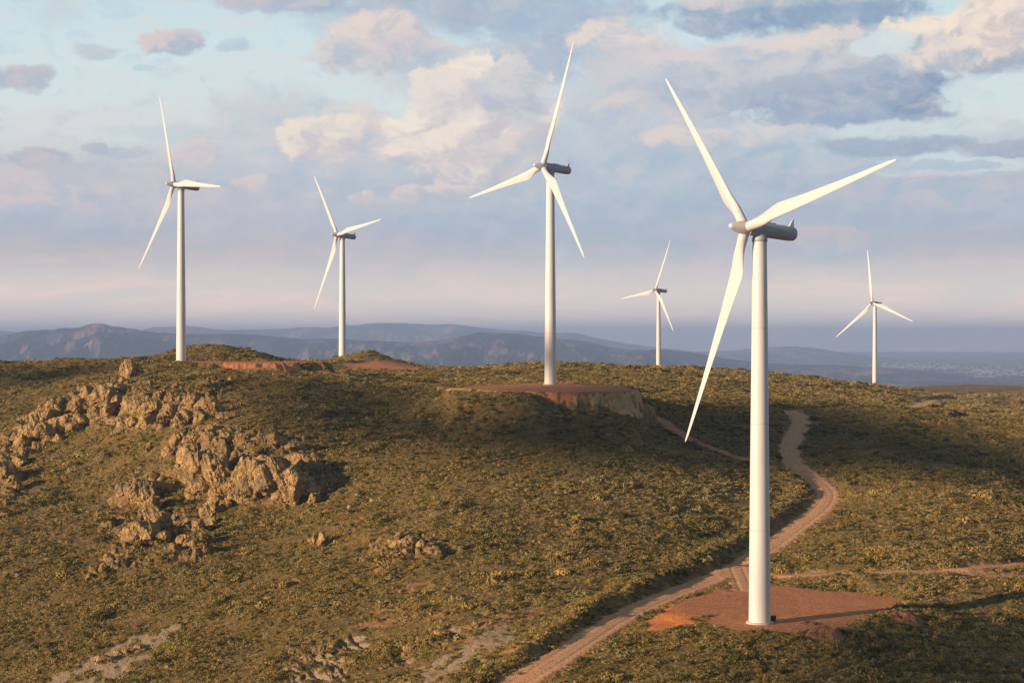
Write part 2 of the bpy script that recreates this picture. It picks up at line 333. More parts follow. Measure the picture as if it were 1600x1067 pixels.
padD = pad([(505,1022),(560,1022),(575,1000),(560,985),(510,985),(495,1000)], -18.3, 0, 7, 'red', 2, zfun=True)
def knoll(px, d, z, rx, ry):
    cx = (px - 800) * d / F; q = np.exp(-(((GX - cx) / rx) ** 2 + ((GY - d) / ry) ** 2) ** 1.2); g = float(gz_at(np.array([cx]), np.array([float(d)]))[0])
    global GZ
    GZ = GZ + (z - g) * q
knoll(577, 935, -7.2, 17, 22); knoll(322, 890, -3.6, 20, 26)
# roads: the main gravel road, tracks
ROADS = [
 ([(770,1090),(812,1062),(850,1040),(905,1003),(965,966),(1035,932),(1100,908),(1150,884),(1207,851),(1252,816),(1284,790),(1292,768),(1268,744),(1240,722),(1233,700),(1242,678),(1252,661),(1246,647),(1228,641)], 3.6, 2.8, 'road', 1),
 ([(1150,899),(1205,898),(1300,894),(1400,891),(1470,888),(1540,882),(1640,876)], 2.2, 1.2, 'road', 3),
 ([(1450,890),(1500,893),(1560,897),(1650,899)], 1.9, 1.2, 'road', 3),
 ([(1150,882),(1158,902),(1166,920)], 3.0, 1.5, 'road', 1),
 ([(1004,632),(1030,655),(1070,682),(1120,704),(1165,718),(1205,730)], 1.9, 2.0, 'red', 3),
 ([(1425,636),(1455,628),(1485,622),(1560,622),(1640,624)], 3.6, 2, 'cream', 3),
 ([(1470,654),(1500,649),(1545,646),(1640,640)], 1.9, 2, 'cream', 3),
 ([(1195,600),(1235,598),(1275,601)], 1.5, 1, 'cream', 3),
 ([(500,579),(560,592),(640,602),(715,606)], 1.6, 1.5, 'red', 3)]
ROAD_PATHS = []
for pts, hw, bank, mk, idv in ROADS:
    P = spline([at(a, b) for a, b in pts]); P[:, 2] = smooth1(P[:, 2].copy(), 60); ROAD_PATHS.append((P, hw, mk))
    D, Z, SD = line_field(P, 30)
    k = 1 - sstep(hw, hw + bank * 1.6, D)
    if mk != 'red' : Z = Z - .25
    GZ = np.where(D < 1e8, GZ * (1 - k) + (Z - .12 * np.exp(-((D - hw * .45) / .35) ** 2)) * k, GZ)
    De = D + nz_edge * .85 + np.where(D < 30, fbm(GX / 1.3, GY / 1.3, 36, 2), 0) * .25
    rt = sum(np.exp(-((D * SD - o_) / .38) ** 2) for o_ in ((-hw * .62, -hw * .18, hw * .25, hw * .68) if hw > 3 else (-.75, .75))); M['rut'] = np.maximum(M['rut'], rt * (D < hw) * (.75 + .5 * fbm(GX / 7, GY / 7, 37, 2)))
    M[mk] = np.maximum(M[mk], 1 - sstep(hw - .5, hw + .5, De)); M['bare'] = np.maximum(M['bare'], (1.3 if idv == 3 else .8) * (1 - sstep(hw, hw + bank * 1.4, De + fbm(GX / 2, GY / 2, 5, 2))))
    ID[(De < hw) & (ID == 0)] = idv
    # spoil bank on the cut side of the main road
    if mk == 'road' and idv == 1 and hw < 4 and len(pts) > 4:
        m = sstep(hw + .2, hw + 3.0, D) * (1 - sstep(hw + 4, hw + 11, D)) * (SD > 0); GZ += np.where(D < 1e8, m * (1.3 + nz_edge * .5), 0)
def wpoly(pts, soft=3.0, jit=2.5, sc=7.0, seed=50):
    """ground patch: outline of ground points, ragged edge"""
    D = poly_field([at(a, b)[:2] for a, b in pts]); q = np.nonzero(D < 1e8); D[q] += fbm(GX[q] / sc, GY[q] / sc, seed, 4) * jit * 1.6
    return 1 - sstep(-soft, soft, D)
# cut banks
_pxg = 800 + F * GX / np.maximum(GY, 1); _out = np.clip(padC, 0, 60); _fr = (padC < 1e8) & (GY < 600)
_tgt = -15.9 - .25 - .135 * _out - 5.2 * sstep(822, 885, _pxg) * sstep(0, 4, _out)
_kk = _fr * (1 - sstep(14, 40, _out)) * sstep(-.2, .6, padC) * sstep(690, 715, _pxg) * (1 - sstep(985, 1010, _pxg))
GZ = GZ * (1 - _kk) + (_tgt + fbm(GX / 12, GY / 12, 33, 3) * .25) * _kk
ringC = (1 - sstep(1.2, 2.6, padC + nz_edge * .8)) * sstep(-.4, .6, padC) * (GY < 590)
M['cream'] = np.maximum(M['cream'], ringC)
M['cream'] = np.maximum(M['cream'], wpoly([(905,613),(955,613),(990,620),(1006,646),(985,650),(950,641),(912,628)], 1.0, .8))
RC = wpoly([(842,612),(908,612),(908,630),(850,624)], .8, .6); M['red'] = np.maximum(M['red'], RC); M['cream'] = M['cream'] * (1 - RC)
M['red'] = np.maximum(M['red'], wpoly([(340,566),(385,566),(500,567),(520,572),(470,579),(400,579),(350,571)], 1.5, 1.5)) 
M['red'] = np.maximum(M['red'], wpoly([(535,569),(645,570),(662,577),(600,578),(540,575)], 1.5, 1.2))
M['red'] = np.maximum(M['red'], .9 * wpoly([(1002,985),(1040,955),(1095,958),(1075,974),(1030,985)], 1.2, 1))
ORANGE = wpoly([(1002,987),(1018,968),(1040,950),(1078,958),(1085,972),(1060,978),(1030,987)], 1.0, 1); M['red'] = np.maximum(M['red'], ORANGE)
# rock terrain: ledges and blocks
ROCKS = [[(0,735),(0,680),(40,650),(120,612),(180,598),(240,612),(330,622),(335,650),(300,668),(200,665),(120,672),(50,715)],
         [(262,700),(300,668),(360,672),(480,690),(505,735),(495,790),(430,790),(330,785),(275,760)],
         [(175,800),(185,745),(265,745),(262,800),(215,812)], [(165,900),(180,815),(240,800),(320,820),(330,870),(230,880)],
         [(590,850),(620,835),(680,840),(690,865),(610,880)], [(0,800),(0,745),(25,740),(25,790)], [(250,612),(360,600),(365,620),(270,628)]]
rk = np.zeros(GX.shape)
for i, p in enumerate(ROCKS): rk = np.maximum(rk, wpoly(p, 5.0, 3.5, 12, 60 + i))
c1, c2, ci = cellular(GX / 5.5 + fbm(GX / 6, GY / 6, 40, 2) * .5, GY / 5.5, 3); e1, e2, ei = cellular(GX / 1.9, GY / 1.9 + fbm(GX / 3, GY / 3, 44, 2) * .5, 8)
blocks = (ci - .45) * 3.2 + sstep(0, .35, c2 - c1) * 1.3 + (ei - .5) * 1.5 + sstep(0, .3, e2 - e1) * .6
gaps = sstep(-.65, -.15, fbm(GX / 10, GY / 10, 90, 3))
rock_amt = rk * (.25 + .75 * gaps)
GZ += rock_amt * blocks * .9
M['rock'] = np.clip(rock_amt * 1.3, 0, 1)
# scattered stones in the scrub and eroded gullies
sc_ = sstep(.25, .55, fbm(GX / 28, GY / 28, 120, 4)) * (R2 > 270)
M['bare'] = np.maximum(M['bare'], .5 * sc_)
for i, p in enumerate([[(60,1080),(110,1040),(160,1022),(225,992),(285,975),(262,1008),(215,1050),(150,1085)], [(420,1080),(450,1040),(500,1010),(560,985),(585,1000),(545,1045),(510,1085)],
          [(590,1040),(640,1010),(720,975),(735,985),(650,1020),(605,1050)], [(590,1085),(660,1040),(740,1000),(800,975),(815,990),(740,1030),(670,1085)],
          [(520,985),(580,965),(680,930),(700,960),(600,985)], [(700,995),(760,965),(830,940),(870,955),(780,985),(730,1010)], [(550,890),(600,880),(600,900),(560,905)],
          [(600,920),(680,905),(690,925),(620,935)],[(700,1055),(790,1010),(860,985),(870,1000),(780,1050)]]):
    m = wpoly(p, 2.0, 3.4, 7, 150 + i); m = m * sstep(-.55, .05, fbm(GX / 3.2, GY / 5, 180 + i, 4)); M['pale'] = np.maximum(M['pale'], m * (.9 if i in (0, 1, 2, 3) else .0)); M['bare'] = np.maximum(M['bare'], m)
    if i in (1, 2): GZ -= m * (.5 + .7 * np.abs(fbm(GX / 2.6 + GY / 6, GY / 30, 170, 2)) * 2)
M['green'] = np.maximum(wpoly([(230,790),(260,760),(330,760),(320,810),(270,815)], 3, 2), wpoly([(230,1010),(290,985),(330,985),(300,1020)], 3, 2))
GZ += amp * (1 - np.clip(M['road'] + M['red'], 0, 1)) * (fbm(GX / 5, GY / 5, 21, 3) * .20 + fbm(GX / 1.7, GY / 1.9, 23, 2) * .13 * (R2 > 262) * (R2 < 1100))
#TERRAIN-END

# ------------------------------------------------------------------ ground material
def ground_material():
    m, t, b = material('dry_hillside_soil')
    g = t.n.new('ShaderNodeNewGeometry'); P = g.outputs['Position']
    a1 = t.n.new('ShaderNodeAttribute'); a1.attribute_name = 'm1'; a2 = t.n.new('ShaderNodeAttribute'); a2.attribute_name = 'm2'
    s1 = t.n.new('ShaderNodeSeparateColor'); t.l.new(a1.outputs['Color'], s1.inputs[0]); s2 = t.n.new('ShaderNodeSeparateColor'); t.l.new(a2.outputs['Color'], s2.inputs[0])
    bare, road, red, rock, pale, cream = [s1.outputs[i] for i in range(3)] + [s2.outputs[i] for i in range(3)]
    orange = a1.outputs['Alpha']; green = a2.outputs['Alpha']
    n1 = t.noise(P, .35, 6, .65); n2 = t.noise(P, 1.6, 5, .7); n3 = t.noise(P, .05, 4, .5); vc = t.voro(P, 1.1, 'Color')
    vs = t.n.new('ShaderNodeSeparateColor'); t.l.new(vc, vs.inputs[0])
    grass = t.ramp(n1, [(.3, (.11, .078, .03)), (.5, (.27, .185, .075)), (.68, (.42, .30, .15))])
    grass = t.mix(t.step(n2, .52, .75, 0, .6), grass, (.27, .20, .10))
    grass = t.mix(t.step(n3, .45, .62, 0, .45), grass, (.15, .135, .045))
    stones = t.math('MULTIPLY', t.step(vs.outputs[0], .80, .84), t.step(t.voro(P, 1.1), .42, .34))
    grass = t.mix(t.math('MULTIPLY', stones, .8), grass, (.48, .38, .27))
    soil = t.ramp(n1, [(.3, (.33, .18, .08)), (.55, (.52, .31, .15)), (.75, (.62, .42, .23))])
    c = t.mix(t.math('MULTIPLY', t.step(t.math('ADD', bare, t.math('MULTIPLY', t.math('SUBTRACT', n2, .5), .9)), .35, .75), bare), grass, soil)
    c = t.mix(t.math('MULTIPLY', green, .6), c, (.07, .085, .015))
    cpale = t.ramp(n2, [(.3, (.36, .26, .18)), (.6, (.58, .45, .33))]); c = t.mix(t.step(pale, .3, .7), c, cpale)
    rk = t.ramp(t.noise(P, .5, 8, .72), [(.30, (.11, .075, .04)), (.45, (.28, .19, .095)), (.58, (.50, .35, .175)), (.75, (.64, .50, .30))])
    c = t.mix(t.step(rock, .35, .6), c, rk)
    cr = t.ramp(n1, [(.3, (.62, .38, .19)), (.7, (.80, .58, .34))]); c = t.mix(t.step(cream, .35, .65), c, cr)
    wave = t.noise(t.vec('MULTIPLY', P, (1, 1, 1)), .9, 7, .7)
    rdc = t.ramp(wave, [(.28, (.36, .135, .068)), (.5, (.50, .195, .095)), (.72, (.60, .27, .14))])
    rdc = t.mix(orange, rdc, (.78, .24, .06)); c = t.mix(t.step(red, .35, .65), c, rdc)
    rc = t.ramp(wave, [(.28, (.46, .24, .14)), (.5, (.62, .335, .20)), (.72, (.70, .42, .27))]); c = t.mix(t.step(road, .35, .65), c, rc)
    a3 = t.n.new('ShaderNodeAttribute'); a3.attribute_name = 'm3'
    c = t.mix(t.math('MULTIPLY', a3.outputs['Fac'], t.step(n2, .3, .6, .3, .6)), c, (.66, .45, .30))
    pebb = t.voro(P, 2.6, 'Color'); ps = t.n.new('ShaderNodeSeparateColor'); t.l.new(pebb, ps.inputs[0])
    c = t.mix(t.math('MULTIPLY', t.step(ps.outputs[0], .84, .88), t.math('MULTIPLY', t.math('MAXIMUM', red, road), .30)), c, (.66, .46, .32)); c = t.mix(t.math('MULTIPLY', t.step(ps.outputs[1], .84, .88), t.math('MULTIPLY', t.math('MAXIMUM', red, road), .30)), c, (.16, .08, .05))
    swirl = t.noise(P, .16, 5, .7, 2.5); c = t.mix(t.math('MULTIPLY', t.step(swirl, .40, .62, .0, .4), red), c, (.62, .30, .16))
    t.put(b.inputs['Base Color'], c); b.inputs['Roughness'].default_value = .95; b.inputs['Specular IOR Level'].default_value = .1
    hgt = t.math('ADD', t.math('MULTIPLY', t.noise(P, .8, 9, .75), 1.0), t.math('MULTIPLY', n2, .3))
    smoothm = t.math('SUBTRACT', 1.0, t.math('MULTIPLY', t.math('MAXIMUM', road, red), .72), clamp=True)
    bump(t, b, t.math('MULTIPLY', hgt, smoothm), 1.0, 1.2)
    return m
MG = ground_material()
# ------------------------------------------------------------------ ground meshes (one survey, split by what the ground is)
def ground_objects():
    V = np.stack([GX, GY, GZ + ZC], -1).reshape(-1, 3)
    idx = np.arange(NR * NA).reshape(NR, NA); nx = np.roll(idx, -1, 1)
    q = np.stack([idx[:-1], nx[:-1], nx[1:], idx[1:]], -1).reshape(-1, 4)[:, ::-1]
    fid = ID[:-1].ravel()
    c1_ = np.stack([M['bare'], M['road'], M['red'], ORANGE], -1).reshape(-1, 4); c2_ = np.stack([M['rock'], M['pale'], M['cream'], M['green']], -1).reshape(-1, 4)
    for k, nm in ((0, 'hillside'), (1, 'dirt_road'), (2, 'gravel_pad'), (3, 'dirt_track')):
        f = q[fid == k]; used, inv = np.unique(f, return_inverse=True); me = mesh_np(nm, V[used], inv.reshape(-1, 4), [MG])
        c3_ = np.stack([M['rut']] * 4, -1).reshape(-1, 4)
        for an, cv in (('m1', c1_), ('m2', c2_), ('m3', c3_)):
            at_ = me.attributes.new(an, 'FLOAT_COLOR', 'POINT'); at_.data.foreach_set('color', cv[used].astype(np.float32).ravel())
        tag(link(nm, me), kind='structure')
ground_objects()
del A2

# ------------------------------------------------------------------ far plain, ranges
def far_material(name, c0, c1, c2, sc, fields=False):
    m, t, b = material(name); g = t.n.new('ShaderNodeNewGeometry'); P = g.outputs['Position']
    n = t.noise(P, sc, 6, .6); c = t.ramp(n, [(.36, c0), (.5, c1), (.64, c2)])
    if fields:
        v = t.n.new('ShaderNodeTexVoronoi'); v.inputs['Scale'].default_value = .0022; t.l.new(P, v.inputs['Vector'])
        s_ = t.n.new('ShaderNodeSeparateColor'); t.l.new(v.outputs['Color'], s_.inputs[0])
        c = t.mix(t.math('MULTIPLY', t.step(s_.outputs[0], .55, .6), t.step(n, .42, .55)), c, (.34, .22, .17)); c = t.mix(t.step(s_.outputs[1], .8, .85, 0, .7), c, (.05, .06, .035))
    t.put(b.inputs['Base Color'], c); b.inputs['Roughness'].default_value = 1; b.inputs['Specular IOR Level'].default_value = 0
    return m
M_plain = far_material('far_farmland', (.05, .05, .04), (.10, .08, .065), (.24, .17, .13), .00035, True)
M_mt = far_material('far_mountain_scrub', (.02, .028, .035), (.055, .05, .055), (.26, .16, .13), .0016)
def disc():
    rr = np.geomspace(1500, 44500, 60); aa = np.linspace(0, 2 * np.pi, 181)[:-1]; A, Q = np.meshgrid(aa, rr)
    V = np.stack([Q * np.sin(A), Q * np.cos(A), 0 * Q], -1).reshape(-1, 3); i = np.arange(60 * 180).reshape(60, 180); n = np.roll(i, -1, 1)
    f = np.stack([i[:-1], n[:-1], n[1:], i[1:]], -1).reshape(-1, 4)[:, ::-1]
    tag(link('plain', mesh_np('plain', V, f, [M_plain])), kind='structure')
disc()
def mountain(name, prof, dist, depth, seed, rough, mat, n_az=1400, n_r=150):
    """a mountain range: crest profile by bearing, spurs and gullies running down both sides"""
    p = np.array(prof, float); px = np.linspace(p[0, 0], p[-1, 0], n_az); py = np.interp(px, p[:, 0], p[:, 1])
    k = np.hanning(25); k /= k.sum(); py = np.convolve(np.pad(py, 12, 'edge'), k, 'valid')
    th = np.arctan((px - 800) / F); s = np.linspace(-1, 1, n_r)
    TH, SS = np.meshgrid(th, s); dd = dist + SS * depth + fbm(TH * 14, TH * 0 + seed, seed + 3, 3) * depth * .25 ; X, Y = dd * np.tan(TH), dd
    crest = -(py - HOR) * dist / F + ZC; H = np.maximum(crest, 4)[None] * np.ones_like(TH)
    rel = np.abs(SS); L = depth / 5
    n = fbm(X / L, Y / (L * 1.6), seed, 6, .55); rid = 1 - np.abs(fbm(X / (L * .8), Y / (L * 2.2), seed + 20, 5, .55)) * 1.6
    env = np.clip(1 - rel, 0, 1); shape = env ** 1.15
    Z = H * (shape + (rid - .75) * .42 * rough * np.sin(np.pi * np.clip(env, 0, 1)) + n * .13 * rough * env * (1 - env * .8)) - 6 * (rel > .97)
    Z = Z + H * env * .03 * n * rough
    V = np.stack([X, Y, np.minimum(Z, H * 1.02)], -1).reshape(-1, 3); i = np.arange(n_az * n_r).reshape(n_r, n_az)
    f = np.stack([i[:-1, :-1], i[:-1, 1:], i[1:, 1:], i[1:, :-1]], -1).reshape(-1, 4)
    o = link(name, mesh_np(name, V, f, [mat])); tag(o, kind='structure'); return o
mountain('mountains', [(-260,527),(-100,524),(0,523),(40,518),(90,514),(125,512),(150,506),(175,510),(215,511),(245,519),(300,523),(400,523),(470,528),(560,532),(640,536),(700,531),
   (745,521),(800,522),(860,524),(900,530),(950,541),(1010,545),(1070,550),(1150,562),(1200,568),(1300,571),(1400,577),(1500,586),(1620,598),(1850,612)], 14500, 4200, 4, 1.45, M_mt, 2000, 240)
mountain('mountains', [(-300,520),(-40,514),(30,517),(90,523),(180,528),(240,512),(290,510),(360,514),(420,513),(500,512),(560,507),(640,505),(700,506),(760,512),(830,515),(900,519),(960,533),
   (1040,545),(1100,551),(1150,547),(1200,541),(1240,540),(1290,545),(1350,556),(1400,562)], 26000, 4600, 9, .8, M_mt, 900, 80)

# ------------------------------------------------------------------ rock generator
def rock_material():
    m, t, b = material('weathered_orange_grey_rock'); tcn = t.n.new('ShaderNodeNewGeometry'); P = tcn.outputs['Position']
    n = t.noise(P, .55, 9, .72, .4); n2 = t.noise(P, .13, 3, .5)
    c = t.ramp(n, [(.28, (.10, .066, .036)), (.42, (.28, .185, .09)), (.55, (.52, .36, .175)), (.72, (.68, .53, .32))])
    c = t.mix(t.step(n2, .5, .68, 0, .6), c, (.20, .17, .12)); c = t.mix(t.step(t.noise(t.vec('MULTIPLY', P, (1, 1, .25)), 1.4, 5, .6), .56, .7, 0, .6), c, (.36, .17, .06))
    t.put(b.inputs['Base Color'], c); b.inputs['Roughness'].default_value = .92; b.inputs['Specular IOR Level'].default_value = .15
    crack = t.voro(t.vec('MULTIPLY', P, (1, 1, .55)), .75, 'Distance', 'DISTANCE_TO_EDGE')
    hgt = t.math('ADD', t.math('MULTIPLY', t.noise(P, 1.3, 9, .75), 1.3), t.math('MULTIPLY', t.step(crack, 0, .12), .5))
    bump(t, b, hgt, 1.0, .55); return m
MR = rock_material()
def ico(sub):
    bm = bmesh.new(); bmesh.ops.create_icosphere(bm, subdivisions=sub, radius=1); V = np.array([v.co[:] for v in bm.verts]); Fc = np.array([[v.index for v in f.verts] for f in bm.faces]); bm.free(); return V, Fc
ICO4, ICO3, ICO2 = ico(5), ico(3), ico(2)
def boulder(size, seed, base=ICO4, planes=16):
    r = np.random.default_rng(seed); V, Fc = base; N = r.normal(size=(planes, 3)); N /= np.linalg.norm(N, axis=1)[:, None]; d = r.uniform(.55, 1.0, planes)
    dots = V @ N.T; rad = np.min(np.where(dots > .05, d / np.maximum(dots, .05), 9), 1); rad = np.minimum(rad, 1.15)
    P = V * rad[:, None]
    f3 = lambda s_, k: fbm(P[:, 0] * s_ + P[:, 2] * .7 * s_ + k, P[:, 1] * s_ - P[:, 2] * .9 * s_ + k * 2, seed % 97, 4)
    P = P * (1 + .14 * f3(1.6, 1)[:, None] + .07 * f3(4.5, 5)[:, None] + .04 * f3(11, 9)[:, None])
    return P * np.array(size), Fc
def rock_mesh(name, parts):
    Vs, Fs, o = [], [], 0
    for V, Fc in parts: Vs.append(V); Fs.append(Fc + o); o += len(V)
    return mesh_np(name, np.vstack(Vs), np.vstack(Fs), [MR], smooth=True)
def rot_z(V, a): c, s_ = math.cos(a), math.sin(a); return V @ np.array([[c, s_, 0], [-s_, c, 0], [0, 0, 1]])
def outcrop(spots, label, cat='rock outcrop', group=None, name='rock_outcrop'):
    """boulders set into the slope: (px, py foot, width px, height px, back m)"""
    G0 = None; parts = []
    for i, (px, py, wp, hp) in enumerate(spots):
        p = at(px, py); s_ = p[1] / F; wd, ht = wp * s_, hp * s_
        if G0 is None: G0 = p
        V, Fc = boulder((wd * .70, max(wd, ht) * .55 * random.uniform(.9, 1.2), ht * .56), random.randrange(10 ** 6), ICO4 if wp > 14 else ICO3, 18)
        V = rot_z(V, random.uniform(-.5, .5)); V = V + (p - G0) + np.array([0, wd * .42, ht * .33]); parts.append((V, Fc))
    me0 = rock_mesh(name, parts); sz = .16 + .02 * min(len(parts), 4); o = link(name, me0, loc=(G0[0], G0[1], G0[2] + ZC))
    # weld the overlapping blocks into one weathered mass
    md = o.modifiers.new('weld', 'REMESH'); md.mode = 'VOXEL'; md.voxel_size = sz; dg = bpy.context.evaluated_depsgraph_get(); dg.update()
    me = bpy.data.meshes.new_from_object(o.evaluated_get(dg)); o.modifiers.clear(); o.data = me; me.name = name
    n = len(me.vertices); co = np.empty(n * 3, np.float32); me.vertices.foreach_get('co', co); co = co.reshape(-1, 3); no = np.empty(n * 3, np.float32); me.vertex_normals.foreach_get('vector', no); no = no.reshape(-1, 3)
    a_, b_ = co[:, 0] + .6 * co[:, 2], co[:, 1] * .7 - .8 * co[:, 2] + .3 * co[:, 0]
    dsp = .17 * (1 - np.abs(fbm(a_ / 2.6, b_ / 3.4, 401, 4)) * 2) + .12 * fbm(a_ / .8, b_ / .9, 402, 3) - .24 * (1 - sstep(0, .14, cellular(co[:, 0] / 2.3 + .2 * pnoise(a_, b_, 4), co[:, 2] / 4.5 + co[:, 1] / 4, 411)[1] - cellular(co[:, 0] / 2.3 + .2 * pnoise(a_, b_, 4), co[:, 2] / 4.5 + co[:, 1] / 4, 411)[0]))
    co = co + no * dsp[:, None]; me.vertices.foreach_set('co', co.ravel()); me.update()
    if not me.materials: me.materials.append(MR)
    bm = bmesh.new(); bm.from_mesh(me); seen = set(); isl = []
    for v in bm.verts:
        if v.index in seen: continue
        st = [v]; seen.add(v.index); cur = []
        while st:
            q_ = st.pop(); cur.append(q_)
            for e_ in q_.link_edges:
                z_ = e_.other_vert(q_)
                if z_.index not in seen: seen.add(z_.index); st.append(z_)
        isl.append(cur)
    isl.sort(key=len, reverse=True); dead = []
    for cur in isl[1:]:
        dead += cur
        if len(cur) < 60: continue
        mp = {v.index: i_ for i_, v in enumerate(cur)}; fs = {f_ for v in cur for f_ in v.link_faces}
        m2 = bpy.data.meshes.new('boulder'); m2.from_pydata([v.co[:] for v in cur], [], [[mp[v.index] for v in f_.verts] for f_ in fs]); m2.materials.append(MR)
        m2.polygons.foreach_set('use_smooth', np.ones(len(m2.polygons), bool)); link('boulder', m2, o)
    bmesh.ops.delete(bm, geom=dead, context='VERTS'); bm.to_mesh(me); bm.free(); me.update()
    return tag(o, label, cat, group)
# cliff below the brow, left of centre
outcrop([(300,760,44,60),(330,752,36,66),(350,762,30,40),(318,778,40,36),(345,782,34,30),(292,738,30,46),(282,752,22,34)], 'brown cliff with a dark hollow at the left end of the rock wall', 'cliff')
outcrop([(395,782,70,84),(428,778,52,70),(372,782,30,52),(410,750,46,42)], 'tall orange cliff face at the middle of the rock wall', 'cliff')
outcrop([(452,780,44,70),(474,778,36,48),(492,788,18,26),(440,786,26,40),(463,742,40,34)], 'right end of the rock wall, fissured grey tan cliff')
outcrop([(222,792,44,52),(252,778,32,34),(205,782,26,34),(190,778,20,26),(236,798,24,26)], 'split rounded crag standing lower left of the rock wall')
outcrop([(218,846,54,44),(240,836,36,44),(200,852,30,28),(232,812,22,20),(255,846,20,18)], 'large pointed rock mound below the split crag')
outcrop([(322,812,24,28),(335,795,26,24),(350,798,18,22),(326,822,18,20),(341,780,22,20)], 'stacked grey boulders just under the cliff wall')
outcrop([(309,828,18,20)], 'round orange boulder with a long shadow beside the stacked boulders', 'boulder')
outcrop([(503,852,11,22),(493,850,9,20),(485,852,7,12)], 'pair of upright pale stones on the open slope', 'boulder')
outcrop([(199,592,18,30),(206,582,20,22),(214,588,16,20),(190,600,14,14)], 'orange crag on the skyline left of the farthest left turbine')
outcrop([(42,690,26,34),(60,676,28,40),(82,662,26,38),(30,700,20,22),(100,668,22,28)], 'jagged tan ledge at the far left of the upper rocks')
outcrop([(118,650,28,36),(140,640,26,38),(104,655,22,28),(128,668,24,26)], 'lumpy light ledge second along the upper rocks')
outcrop([(160,636,28,42),(168,656,18,38),(182,640,22,30),(150,656,20,24)], 'narrow pinnacled ledge in the upper rocks below the crag')
outcrop([(212,650,30,34),(236,652,32,32),(258,656,26,26),(226,668,28,22),(198,640,20,24)], 'broad pale slabs right of the pinnacled ledge')
outcrop([(286,668,28,30),(308,660,24,22),(268,660,22,22),(246,622,16,14)], 'rounded slabs at the right end of the upper rocks')
outcrop([(8,752,26,34),(18,764,22,26),(4,730,20,22)], 'bright rock knob cut by the left edge of the view')
outcrop([(168,878,14,18),(160,892,10,14),(178,866,9,12),(137,908,14,16),(143,890,8,8)], 'thin vertical rib of stones running down the slope')
outcrop([(620,856,22,18),(640,850,24,18),(660,858,18,14),(632,868,16,12),(672,846,12,10)], 'low tan rocks on the slope left of the gravel road bend')
outcrop([(15,900,14,10),(26,902,9,8)], 'small dark rocks at the lower left of the slope')
outcrop([(232,706,8,16)], 'single pale standing stone between upper rocks and cliff', 'boulder')
outcrop([(720,575,12,5),(810,571,14,6),(835,569,16,6),(785,573,10,4)], 'line of pale rocks along the ridge behind the pad', 'rocks')

outcrop([(70,684,24,26),(88,676,26,24),(112,676,22,20),(90,692,18,16)], 'tan rocks below the jagged far left ledge')
outcrop([(175,668,22,22),(192,672,24,22),(208,668,20,20),(182,680,16,14)], 'tan rocks under the pinnacled ledge')
outcrop([(318,640,24,22),(335,648,26,20),(300,634,22,18),(352,656,20,16)], 'pale slabs higher up between upper rocks and cliff brow')
outcrop([(272,700,20,24),(262,720,20,22),(300,694,24,20),(322,690,22,16)], 'rocks at the top left of the cliff')
outcrop([(355,690,28,20),(380,692,28,18),(405,694,30,18),(432,698,28,18),(458,706,24,18)], 'rim rocks along the top of the cliff')
outcrop([(40,715,24,22),(28,730,22,24),(58,706,20,18)], 'rocks stepping down toward the left edge knob')
outcrop([(128,632,22,20),(152,620,22,20),(172,612,20,18),(190,612,18,16)], 'small crags on the rim above the upper ledges')
outcrop([(285,850,18,16),(300,856,16,12),(270,860,14,12)], 'rubble right of the pointed rock mound')
outcrop([(500,1022,26,12),(520,1016,24,10),(478,1034,24,12)], 'pale ledge in the eroded bank at the bottom')
outcrop([(640,1018,24,10),(664,1006,24,10),(690,994,20,9)], 'pale ledge along the gully near the bottom centre')
outcrop([(160,1034,26,12),(190,1024,24,12),(215,1014,18,9)], 'pale ledge at the bottom left')

# ------------------------------------------------------------------ shrubs
def leaf_material(name, cols, loc_sc=.03):
    m, t, b = material(name); oi = t.n.new('ShaderNodeObjectInfo'); g = t.n.new('ShaderNodeNewGeometry')
    pn = t.noise(oi.outputs['Location'], loc_sc, 3, .5)
    f = t.math('MULTIPLY_ADD', oi.outputs['Random'], .55, t.math('MULTIPLY', t.step(pn, .3, .7), .45))
    c = t.ramp(f, [(i / (len(cols) - 1), c_) for i, c_ in enumerate(cols)])
    c = t.mix(t.step(t.noise(g.outputs['Position'], 2.5, 3, .6), .45, .65, 0, .4), c, cols[-1])
    t.put(b.inputs['Base Color'], c); b.inputs['Roughness'].default_value = .85; b.inputs['Specular IOR Level'].default_value = .12
    return m
ML = leaf_material('scrub_leaves', [(.09, .082, .026), (.24, .175, .05), (.36, .255, .075), (.16, .14, .038), (.42, .29, .10), (.28, .21, .06), (.40, .29, .13)])
MB = leaf_material('broom_leaves', [(.20, .18, .04), (.27, .22, .05), (.34, .27, .08)])
MY = leaf_material('yellow_green_leaves', [(.26, .30, .02), (.34, .36, .03), (.18, .22, .02)])
